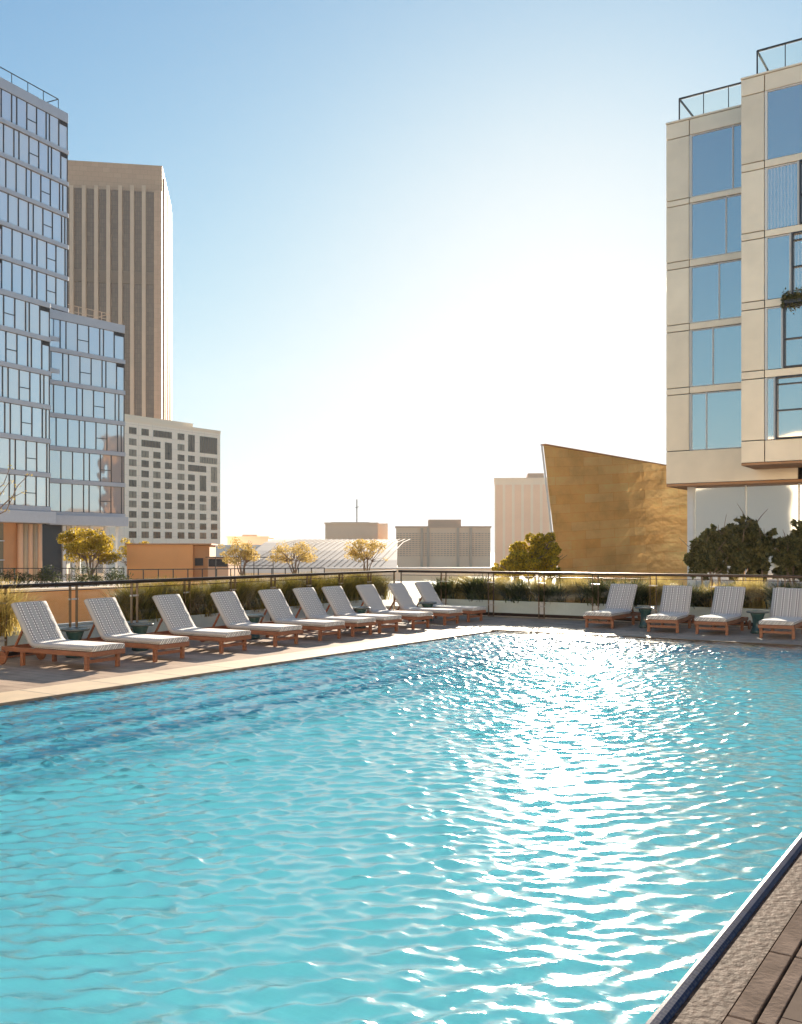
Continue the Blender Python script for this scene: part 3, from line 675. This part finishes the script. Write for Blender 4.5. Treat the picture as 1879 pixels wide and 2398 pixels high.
# ground floor under the canopies
tL = thing('glass_lobby', 'dim glazed lobby with tan curtains under the left glass blocks', 'building', (fB.o.x, fB.o.y, 0), fB.rz)
xL0 = fB.x(-130); xL1 = fB.x(128)
MB().box(xL0, xL1, 1.6, 4, -8, 4.25).build('wall', M['orange_d'], tL)
x = xL0; i = 0
while x < xL1 - 6:
    g = MB(); g.box(x + .05, x + 2.35, 1.45, 1.5, -.7, 4.2, 0); g.box(x, x + .06, 1.3, 1.58, -8, 4.22, 1); g.box(x + .06, x + 2.4, 1.36, 1.44, .9, .98, 1); g.box(x + .06, x + 2.4, 1.36, 1.44, 2.6, 2.68, 1)
    g.build('window', [M['glass_d'], M['alu']], tL); x += 2.4; i += 1
for k, xx in enumerate(np.arange(fB.x(72), fB.x(122), .55)):
    MB().lathe([(.26, -1), (.26, 4.2)], 10, c=(xx, 1.3, 0)).build('curtain', M['curtain'] if k % 2 else M['tan2'], tL, smooth=True)
tM = thing('glass_lobby', 'bright glazed lobby with pale columns behind the golden tree', 'building', (fC.o.x, fC.o.y, 0), fC.rz)
MB().box(fC.x(132), fC.x(290), 3, 3.3, -8, 4.3).build('wall', M['tan3'], tM)
for px in (150, 172, 215, 250, 278): x = fC.x(px); MB().box(x, x + .35, .2, .55, -8, 4.25).build('column', M['white'], tM)
for px in (180, 225, 256): x = fC.x(px); MB().box(x, x + 1.2, 2.8, 2.99, -.6, 3.9).build('window', M['glass_s'], tM)

# ------------------------------------------------------------------ brown tower
fT = Face(380, 400, 1, .16)
zT = fT.z(380, 388); sc = 400 / F
tT = thing('office_tower', 'tall brown ribbed office tower between glass tower and sky', 'building', (fT.o.x, fT.o.y, 0), fT.rz)
xL = fT.x(90); zband = fT.z(380, 452)
D = 46
MB().add([(xL,0,-8),(0,0,-8),(0,D,-8),(xL,D,-8),(xL,0,zband),(0,0,zband),(0,D,zband),(xL,D,zband)], [(3,2,1,0),(4,5,6,7),(0,1,5,4),(1,2,6,5),(2,3,7,6),(3,0,4,7)])
MB().box(xL, 0, 0, D, -8, zT).build('shell', M['brown'], tT)
MB().box(fT.x(159) - 6, fT.x(362), -.5, -.01, -8, zband).build('glazing', M['tglass'], tT)
for zx in (68, 133, 198, 262, 325, 388, 450):
    px = 140 + zx / 2.27; x = fT.x(px); MB().box(x - .75, x + .75, -2.6, -.501, -8, fT.z(px, 439)).build('pier', M['pier'], tT)
x = fT.x(362); MB().box(x, 0, -2.6, -.01, -8, zband).build('end_pier', M['brown'], tT)
MB().box(fT.x(159) - 6, x - .01, -.9, -.502, fT.z(380, 668), fT.z(380, 640)).build('plant_floor', M['mech'], tT)
for i in range(5): MB().box(-.01, .8, 3 + i * 9, 5 + i * 9, -8, zT - 4 - i * .3).build('side_pier', M['brown'], tT)

# ------------------------------------------------------------------ white office block
fW = Face(291, 300, .715, 1)
zW = fW.z(291, 979); tW = thing('office_block', 'cream office block with a scattered grid of dark square windows', 'building', (fW.o.x, fW.o.y, 0), fW.rz)
xR = fW.x(516); MB().box(fW.x(200), xR, 0, 26, -8, zW).build('wall', M['cream'], tW)
MB().box(fW.x(200) + 4, xR - 8, 5, 20, zW, zW + 2.2).build('roof_plant', M['tan3'], tW)
MB().box(fW.x(200), xR + .1, -.12, -.002, zW - .9, zW + .15).build('cornice', M['tan3'], tW)
cols = [310.9, 340, 367.5, 394.5, 424, 448.5, 475.5, 501.5]; cx = [fW.x(p) for p in cols]
ry = [fW.z(310.9, 360 + y / 2.27) for y in (1472, 1532, 1590, 1642, 1697, 1752, 1812, 1862, 1917, 1972, 2025)]
cells = {(c, r): (c, c, r, r) for c in range(8) for r in range(11)}
def merge(c0, c1, r0, r1):
    for c in range(c0, c1 + 1):
        for r_ in range(r0, r1 + 1): cells.pop((c, r_), None)
    cells[(c0, r0)] = (c0, c1, r0, r1)
for q in ((2,3,0,0), (5,5,0,1), (6,7,0,1), (1,2,1,1), (3,3,1,2), (6,7,2,2), (5,6,3,3), (7,7,3,4), (6,6,4,5), (7,7,6,7)): merge(*q)
hw = 1.45; hh = 1.05
for (c0, c1, r0, r1) in cells.values():
    a, b = cx[c0] - hw, cx[c1] + hw; z1 = ry[r0] + hh; z0 = ry[r1] - hh
    g = MB().box(a, b, -.06, -.01, z0, z1, 0); n = max(2, int((b - a) / 1.1))
    for i in range(1, n): x = a + (b - a) * i / n; g.box(x - .06, x + .06, -.14, -.061, z0, z1, 1)
    g.build('window', [M['wbwin'], M['wframe']], tW)

# ------------------------------------------------------------------ far town
def grid_building(name, label, fc, px0, px1, py, depth, m, mw, nc, nr, frac=.6, pent=None, zb=-8, vert=False, hfrac=.5, cat='building', top=2.5, m2=None):
    t = thing(name, label, cat, (fc.o.x, fc.o.y, 0), fc.rz); x0, x1 = fc.x(px0), fc.x(px1); z1 = fc.z(px0, py)
    MB().box(x0, x1, 0, depth, zb, z1).build('wall', m, t)
    if vert:
        for i in range(nc):
            w_ = (x1 - x0) / nc; MB().box(x0 + w_ * (i + .5 - frac / 2), x0 + w_ * (i + .5 + frac / 2), -.12, -.005, zb, z1 - top).build('window_strip', mw, t)
    else:
        for j in range(nr):
            hgt = (z1 - top - 0) / nr; g = MB()
            zc = z1 - top - hgt * (j + .5); w_ = (x1 - x0) / nc
            for i in range(nc): g.box(x0 + w_ * (i + .5 - frac / 2), x0 + w_ * (i + .5 + frac / 2), -.12, -.005, zc - hgt * hfrac / 2, zc + hgt * hfrac / 2)
            g.build('window_band', mw, t)
    MB().box(x0 - .3, x1 + .3, -.3, depth, z1, z1 + .5).build('roof_edge', m2 or m, t)
    if pent: MB().box(fc.x(pent[0]), fc.x(pent[1]), 3, depth * .7, z1 + .5, fc.z(pent[0], pent[2])).build('penthouse', M['tan2'], t)
    return t, x0, x1, z1
f1 = Face(762, 330, 1, .03)
t, x0, x1, z1 = grid_building('parking_block', 'plain tan low-rise block behind the third pale tree', f1, 762, 885, 1227, 30, M['tan1'], M['tan1'], 12, 3, pent=(775, 865, 1222))
MB().box(x1 + .02, f1.x(909), 4, 28, -8, z1 + .3).build('side_wing', M['tan3'], t)
mst = MB(); mst.bar((f1.x(835), 10, z1), (f1.x(835), 10, z1 + 9), .18); mst.bar((f1.x(831), 10, z1 + 6), (f1.x(840), 10, z1 + 6.4), .12); mst.build('antenna', M['roofrail'], t)
f2 = Face(928, 300, 1, -.02)
t, x0, x1, z1 = grid_building('office_block', 'wide tan mid-rise with banded windows and a dark rooftop cabin', f2, 928, 1149, 1236, 30, M['tan1'], M['tanwin'], 30, 12, .72, (1004, 1081, 1216), top=1.5, m2=M['tan2'])
for px in (985, 1000, 1070, 1100): x = f2.x(px); MB().box(x, x + .8, -.5, -.121, -8, z1).build('pier', M['pier'], t)
f3 = Face(1159, 420, 1, -.1)
t, x0, x1, z1 = grid_building('office_tower', 'pale tan high-rise with vertical strips beside the golden wall', f3, 1159, 1290, 1122, 34, M['tan3'], M['tan1'], 6, 1, .72, (1237, 1275, 1107), vert=True)
f4 = Face(530, 360, 1, .02)
grid_building('low_block', 'small cream building far off between the first two pale trees', f4, 533, 628, 1259, 20, M['tan3'], M['tan1'], 10, 3, .6, (565, 600, 1252), cat='building')
f5 = Face(1030, 700, 1, 0)
grid_building('distant_block', 'faint pale block seen far off between the two tan mid-rises', f5, 900, 945, 1287, 20, M['tan3'], M['tan1'], 8, 2, .6)
f6 = Face(470, 230, 1, .05)
grid_building('white_block', 'plain white low building right of the cream office block', f6, 440, 640, 1281, 30, M['white'], M['tan3'], 8, 1, .6)
# ribbed roof hall
fR = Face(600, 130, 1, .0)
t = thing('ribbed_roof_hall', 'low hall with pale ribbed sloping roof behind the small trees', 'building', (fR.o.x, fR.o.y, 0), fR.rz)
x0, x1 = fR.x(560), fR.x(930); za = fR.z(600, 1333); rf = MB()
n = 16; yy = [0, 6, 14, 24, 34]; zz = [za, za + 1.2, za + 2.5, za + 3.8, za + 4.4]
for i in range(len(yy) - 1): rf.add([(x0, yy[i], zz[i]), (x1, yy[i], zz[i]), (x1 - 8 - 1.5*i, yy[i+1], zz[i+1]), (x0, yy[i+1], zz[i+1])] if 0 else [(x0, yy[i], zz[i]), (x1, yy[i], zz[i]), (x1, yy[i+1], zz[i+1]), (x0, yy[i+1], zz[i+1])], [(0, 1, 2, 3)])
rf.build('roof', M['roof'], t)
rb = MB()
for k in range(22):
    xa = x0 + (x1 - x0) * k / 24
    for i in range(len(yy) - 1): rb.sbar((xa + i * 1.2, yy[i], zz[i] + .08), (xa + (i + 1) * 1.2, yy[i + 1], zz[i + 1] + .08), .16, .07)
rb.build('roof_ribs', M['roof'], t)
MB().box(x0, x1, .3, 34, -8, za - .02).build('wall', M['tan3'], t)
MB().box(x0 - .3, x1 + .3, -.5, .2, za - .5, za - .02).build('eave', M['white'], t)
fr_ = Face(930, 110, 1, -.02)
t = thing('parapet_wall', 'long pale parapet wall below the tan mid-rises', 'wall', (fr_.o.x, fr_.o.y, 0), 0)
MB().box(fr_.x(760), fr_.x(1310), 0, 1, -8, fr_.z(930, 1332)).build('wall', M['tan3'], t); MB().box(fr_.x(760), fr_.x(1310), -.1, 1.1, fr_.z(930, 1332), fr_.z(930, 1332) + .15).build('coping', M['white'], t)

# ------------------------------------------------------------------ golden leaning wall
def gold_wall():
    Y0 = 58; t = thing('golden_wall', 'tall golden metal-clad wall with slanted edges behind the far railing', 'wall', (0, 0, 0))
    nu, nv = 40, 24; vs = []
    def P(u, v):
        # corners as columns and rows at depth; the sheet bows gently away in the middle
        tl, tr, bl, br = (1273, 1042), (1680, 1111), (1311, 1372), (1680, 1372)
        px = (1 - v) * ((1 - u) * bl[0] + u * br[0]) + v * ((1 - u) * tl[0] + u * tr[0]); py = (1 - v) * ((1 - u) * bl[1] + u * br[1]) + v * ((1 - u) * tl[1] + u * tr[1])
        return px, py
    def world(px, py, dY): Y = Y0 + dY; return ((px - CX) / F * Y, Y, zat(py, Y))
    for off in (0, .3):
        for j in range(nv + 1):
            for i in range(nu + 1):
                u, v = i / nu, j / nv; px, py = P(u, v); vs.append(world(px, py, 1.6 * math.sin(math.pi * min(1, u * 1.2)) - 2.2 * (1 - u) * v + off))
    k = (nu + 1) * (nv + 1); fs = []; mi = []
    for j in range(nv):
        for i in range(nu):
            a = j * (nu + 1) + i; fs.append((a, a + 1, a + nu + 2, a + nu + 1)); fs.append((k + a, k + a + nu + 1, k + a + nu + 2, k + a + 1))
    for j in range(nv): a = j * (nu + 1); fs.append((a, a + nu + 1, k + a + nu + 1, k + a)); b = a + nu; fs.append((b, k + b, k + b + nu + 1, b + nu + 1))
    for i in range(nu): a = nv * (nu + 1) + i; fs.append((a, a + 1, k + a + 1, k + a)); fs.append((i, k + i, k + i + 1, i + 1))
    mb = MB(); mb.add(vs, fs); mb.build('cladding', M['gold'], t)
    ed = MB()
    for j in range(nv): a = vs[j * (nu + 1)]; b = vs[(j + 1) * (nu + 1)]; ed.sbar((a[0] - .07, a[1] + .15, a[2]), (b[0] - .07, b[1] + .15, b[2]), .06, .3)
    ed.build('lit_edge', M['wframe_l'], t)  # pale strip: the sunlit look of the end face, put in as colour
    tp = MB()
    for i in range(nu): a = vs[nv * (nu + 1) + i]; b = vs[nv * (nu + 1) + i + 1]; tp.sbar((a[0], a[1] + .15, a[2] + .04), (b[0], b[1] + .15, b[2] + .04), .4, .07)
    tp.build('top_trim', M['orange_d'], t)
gold_wall()
struct(MB().box(6, 60, 34, 90, -8, -.6).build('upper_terrace', M['terrace']))

# ------------------------------------------------------------------ right hotel
f1 = Face(1561, 48, .8354, -.5497)
tH = thing('hotel_building', 'champagne panelled hotel with big windows at the right border', 'building', (f1.o.x, f1.o.y, 0), f1.rz)
X2, Y2 = 4.27, -2.58                               # where the front volume starts
z = lambda py: f1.z(1561, py)
rows1 = [(323.5, 473, 1716.8), (487, 617, 1700.8), (634, 763.7, 1684.5), (780, 911, 1670), (926.7, 1057.7, 1654.5)]
MB().box(0, X2 + 1, .14, 11, z(1134), z(290) - .06).build('core', M['joint'], tH)
MB().box(-.02, X2, -.03, .139, z(292) , z(288)).box(-.02, X2, .139, 11, z(290)-.05, z(288)).build('roof_edge', M['champ'], tH)
def panel(x0, x1, z0, z1, y=0, g=.02, nm='wall_panel', m='champ'): return MB().box(x0 + g, x1 - g, y, y + .139, z0 + g, z1 - g).build(nm, M[m], tH, bevel=.008)
xc = 1.15
MB().box(-.001, .0, 0, 0, 0, 0)
panel(-.02, xc, z(329), z(292.2)); panel(xc, X2, z(329), z(292.2))
prev = None
for (pt, pb, pm) in rows1:
    zt, zb_ = z(pt if pt > 330 else 329), z(pb)
    panel(-.02, xc, zb_, zt)
    xm = f1.x(pm); gl = xc + .09
    panel(xc, gl + .0, zb_, zt, 0, .004, 'jamb', 'wframe_l')
    for a, b in ((gl, xm), (xm, X2 + .6)):
        w_ = MB().box(a + .03, b - .03, .07, .09, zb_ + .03, zt - .05, 0); w_.box(a, a + .03, .02, .13, zb_, zt, 1); w_.box(b - .03, b, .02, .13, zb_, zt, 1); w_.box(a + .03, b - .03, .02, .13, zb_, zb_ + .03, 1); w_.box(a + .03, b - .03, .02, .13, zt - .05, zt - .012, 1)
        w_.build('window', [M['glass_r'], M['wframe_l']], tH)
for a, b in ((473, 487), (617, 634), (763.7, 780), (911, 926.7)): panel(-.02, xc, z(b), z(a)); panel(xc, X2, z(b), z(a), -.02)
panel(-.02, 6.2, z(1134), z(1057.7))
panel(6.2, 9.5, z(1134), z(1098), .9, .02, 'wall_panel', 'champ')
# soffit
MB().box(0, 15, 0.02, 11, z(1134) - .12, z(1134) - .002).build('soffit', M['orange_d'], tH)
# front volume
O2 = f1.o + f1.d * X2 + Vector((-f1.d.y, f1.d.x)) * Y2
f2_ = Face(1737, 43.5, .8354, -.5497)
z2 = lambda py: f2_.z(1737, py)
def fx(px): return X2 + f2_.x(px)
XE = 15.5
MB().box(X2, XE, Y2 + .14, 9, z2(1085), z2(185) - .06).build('front_core', M['joint'], tH)
MB().box(X2 - .02, XE, Y2 - .03, Y2 + .139, z2(187), z2(183)).box(X2 - .02, XE, Y2 + .139, 9, z2(185)-.05, z2(183)).build('front_roof_edge', M['champ'], tH)
xj = fx(1791.7); Yp = Y2
panel(X2 - .02, xj, z2(227), z2(187.3), Yp); panel(xj, XE, z2(227), z2(187.3), Yp)
rows2 = [(227, 386.5), (404.7, 548.7), (565.5, 709.7), (728.5, 871.6), (890.3, 1033.5)]
mull = [1990, 1868.7, 1850, 1830.7, 1813]
for i, ((pt, pb), pm) in enumerate(zip(rows2, mull)):
    zt, zb_ = z2(pt), z2(pb); panel(X2 - .02, xj, zb_, zt, Yp)
    panel(xj, xj + .12, zb_, zt, Yp, .004, 'jamb', 'wframe_l')
    a, b = xj + .12, fx(pm)
    w_ = MB().box(a, b, Yp + .06, Yp + .08, zb_ + .02, zt - .05, 0).box(a, b, Yp + .01, Yp + .1, zt - .05, zt - .01, 1); w_.build('window', [M['glass_r'], M['wframe_l']], tH)
    if i > 0:
        MB().box(b, b + .10, Yp - .02, Yp + .12, zb_, zt).build('jamb', M['wframe_l'], tH)
        c, d = b + .10, min(XE - .05, b + 4.2)
        fr = MB().box(c, c + .07, Yp - .10, Yp + .12, zb_, zt, 1).box(c + .07, d, Yp - .10, Yp + .12, zb_, zb_ + .07, 1).box(c + .07, d, Yp - .10, Yp + .12, zt - .07, zt, 1)
        fr.box(c + .07, d, Yp - .06, Yp + .05, zb_ + (zt - zb_) * .45, zb_ + (zt - zb_) * .45 + .05, 1)
        if i in (2, 4): fr.box(c + .07, d, Yp - .06, Yp + .05, zb_ + (zt - zb_) * .87, zb_ + (zt - zb_) * .87 + .04, 1)
        fr.box(c + .071, d - .01, Yp + .06, Yp + .08, zb_ + .071, zt - .071, 0); fr.build('bay_window', [M['glass_r'], M['wframe']], tH)
for a, b in ((386.5, 404.7), (548.7, 565.5), (709.7, 728.5), (871.6, 890.3)): panel(X2 - .02, xj, z2(b), z2(a), Yp); panel(xj, XE, z2(b), z2(a), Yp - .02)
panel(X2 - .02, xj, z2(1085), z2(1033.5), Yp); panel(xj, XE, z2(1085), z2(1033.5), Yp)
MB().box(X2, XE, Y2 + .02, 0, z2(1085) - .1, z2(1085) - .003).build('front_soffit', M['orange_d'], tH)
# roof railings
def roof_rail(x0, x1, y, zz, back):
    g = MB(); h_ = 1.2; g.sbar((x0, y, zz + h_), (x1, y, zz + h_), .07, .08); g.sbar((x0, y, zz + h_), (x0, y + back, zz + h_), .07, .08); g.sbar((x0, y, zz), (x0, y, zz + h_), .06, .06); g.sbar((x0, y + back, zz), (x0, y + back, zz + h_), .06, .06)
    x = x0 + 1.2
    while x < x1 - .2: g.sbar((x, y, zz), (x, y, zz + h_), .035, .035); x += 1.2
    g.build('roof_railing', M['roofrail'], tH)
    g = MB(); g.box(x0 + .05, x1, y + .02, y + .03, zz + .1, zz + h_ - .08); g.build('railing_glass', M['clear'], tH)
roof_rail(.55, X2 + .5, .35, z(288), 5); roof_rail(X2 + .62, XE, Y2 + .35, z2(183), 5)
# storefront
zs_ = z(1134) - .12; ys = 1.1
xs_ = [1.05, 3.55, 6.0, 8.5, 11.0, 13.5, 16]
MB().box(.75, 1.05, ys - .1, ys + .3, -8, zs_).build('column', M['white'], tH)
for a, b in zip(xs_[:-1], xs_[1:]):
    w_ = MB().box(a + .05, b, ys + .05, ys + .08, -.6, zs_, 0).box(a, a + .05, ys - .04, ys + .12, -.6, zs_, 1); w_.box(a + .05, b, ys + .0, ys + .049, 1.9, 1.94, 1); w_.build('storefront_window', [M['glass_s'], M['wframe_l']], tH)
MB().box(1.05, 16, ys + .2, 9, -8, zs_).build('ground_floor', M['joint'], tH)
# unseen block added behind the viewer to bounce sunlight onto the shaded fronts
hw_ = struct(MB().box(-115, 75, -42, -30, -8, 18).build('bounce_block', mat('warm_render', (.80,.70,.56), .8, var=.05)))
# neighbours outside the frame on the right, mirrored in the lowest panes of the glass blocks
struct(MB().box(90, 105, 20, 90.4, -8, 10.5).box(90, 105, 110.5, 170, -8, 11).box(96, 104, 60, 75, 10.5, 13.5).build('side_hall', M['tan3']))
struct(MB().box(90, 108, 90.5, 110.4, -8, 27).build('side_tower', M['tglass']))
sb = MB()
for i in range(4): sb.box(89.7, 89.99, 91.5 + i * 5, 93 + i * 5, -8, 27)
struct(sb.build('side_tower_piers', M['orange']))
# trailing plant on the facade ledge
r = np.random.default_rng(5)
tp = thing('balcony_plant', 'dark trailing plant hanging over a hotel window at the right border', 'plant', (f1.o.x, f1.o.y, 0), f1.rz)
zz = z2(712); pts = np.stack([r.uniform(fx(1834), fx(1900), 900), Y2 - .12 + r.normal(0, .1, 900), zz + r.normal(0, .16, 900) - .1], 1)
v, q = leaf_quads(pts, .15, r); npmesh('foliage', v, q, LF['dark'], tp)
MB().box(fx(1838), fx(1900), Y2 - .24, Y2 - .02, zz - .3, zz - .15).build('trough', M['wframe'], tp)

# ------------------------------------------------------------------ trees
fan_tree('golden_tree', 'golden leafy tree in front of the lobby below the glass blocks', at(212, 50, zat(1352, 50)), 120 * 50 / F, 132 * 50 / F, LF['gold'], 8500, 1, .13, nb=80)
fan_tree('golden_tree', 'smaller golden tree peeking over the ochre box', at(312, 60, -.2), 1.0 + zat(1252, 60) - .8, 90 * 60 / F, LF['gold'], 2200, 2, .13)
for i, (px, py, wpx, hp, lb) in enumerate(((567, 1256, 92, 92, 'leftmost of the three pale straw-coloured trees on the terrace'), (690, 1254, 118, 92, 'middle and widest of the three pale straw-coloured terrace trees'), (858, 1254, 96, 90, 'rightmost of the three pale straw-coloured trees on the terrace'))):
    Y = 46; zb_ = zat(py + hp, Y); fan_tree('pale_tree', lb, at(px, Y, zb_), hp * Y / F, wpx * Y / F, LF['pale'], 3600, 10 + i, .085, group='pale trees on the terrace', nb=56)
Y = 46; u = Y / F
bushy_tree('round_tree', 'dense olive-gold round tree left of the golden wall', at(1240, Y, -.6), [(0, 0, zat(1318, Y) + .6, 55*u, 1.0, 38*u), (32*u, 0, zat(1290, Y) + .6, 40*u, .9, 36*u), (-42*u, .2, zat(1338, Y) + .6, 42*u, .9, 24*u), (50*u, .3, zat(1325, Y) + .6, 28*u, .8, 45*u)], LF['round'], 26000, 31, .15, .06)
Y = 31; u = Y / F
def mag(lb, px, blobs, seed, n):
    bl = [((bx - px) * u, by, zat(py, Y) + .6, rx * u, rx * u * .8, rz * u) for bx, py, rx, rz, by in blobs]
    bushy_tree('magnolia_tree', lb, at(px, Y, -.6), bl, LF['dark'], n, seed, .17, .05, group='dark magnolias by the hotel', aspect=1.9)
mag('leftmost dark magnolia in front of the hotel windows', 1665, [(1660, 1310, 42, 48, 0), (1672, 1270, 28, 34, .2), (1695, 1262, 22, 30, .1), (1640, 1300, 22, 30, 0)], 41, 9000)
mag('middle and tallest dark magnolia in front of the hotel windows', 1765, [(1765, 1300, 52, 62, .3), (1760, 1245, 34, 36, .3), (1730, 1290, 30, 40, .1), (1800, 1275, 30, 40, .4)], 42, 12000)
mag('rightmost dark magnolia, cut off by the photo border', 1870, [(1862, 1310, 45, 50, .2), (1885, 1262, 34, 45, .2), (1840, 1300, 25, 40, 0), (1930, 1270, 40, 60, .2)], 43, 10000)
# low planting below the magnolias
r = np.random.default_rng(9)
for i in range(6):
    s = 1.6 + i * 1.5
    bushy_tree('low_shrub', f'low dark shrub beyond the far railing, {words[i]} from the golden wall side', W(s + 2.2, 5.9, -.3), [(0, 0, .75, .7, .5, .45), (.5, .1, .65, .5, .4, .35)], LF['dark' if i % 2 else 'grass'], 2600, 60 + i, .09, .03, 'shrub', 'low shrubs beyond the far railing')
# bare branch reaching in at the left
tb = thing('leafy_branch_tree', 'thin twiggy branch reaching in at the left border before the glass block', 'tree', at(-70, 30, -.2))
mb = MB(); u = 30 / F
limb(mb, (0, 0, 0), (-.1, 0, 2.2), .09, .06, r, 4, .01); tips = []
for (dx, py) in ((145, 1110), (95, 1128), (120, 1150), (100, 1095)):
    e = (dx * u, r.normal() * .2, zat(py, 30) + .2); pts = limb(mb, (-.1, 0, 2.2), e, .035, .008, r, 6, .03); tips += [tuple(p) for p in pts[3:]]
mb.build('trunk', M['bark'], tb)
v, q = leaf_quads(blob_points([(a, b, c, .12, .12, .07) for a, b, c in tips], 200, r), .06, r); npmesh('crown', v, q, LF['gold'], tb)
# shrubs under the golden tree
for i, (px, lb) in enumerate(((20, 'dark shrub by the lobby glass at the left border'), (95, 'dark shrub in front of the lobby curtains'), (190, 'low dark shrub at the foot of the golden tree'), (262, 'low dark shrub left of the ochre box'))):
    bushy_tree('terrace_shrub', lb, at(px, 44, -.2), [(0, 0, .75, .7, .5, .45), (.6, 0, .6, .5, .4, .35)], LF['grass'], 1500, 90 + i, .08, .03, 'shrub', 'shrubs along the lobby')

# ------------------------------------------------------------------ thin warm city air
hz = MB().box(-260, 260, -60, 760, -9.6, 140).build('haze', None); hz.data.materials.clear()
hm = bpy.data.materials.new('city_air'); hm.use_nodes = True; N = hm.node_tree.nodes; N.remove(N['Principled BSDF'])
pv = N.new('ShaderNodeVolumePrincipled'); pv.inputs['Color'].default_value = (1, .95, .88, 1); pv.inputs['Density'].default_value = HAZE; pv.inputs['Anisotropy'].default_value = .3
hm.node_tree.links.new(pv.outputs[0], N['Material Output'].inputs['Volume']); hz.data.materials.append(hm); tag(hz, kind='stuff')
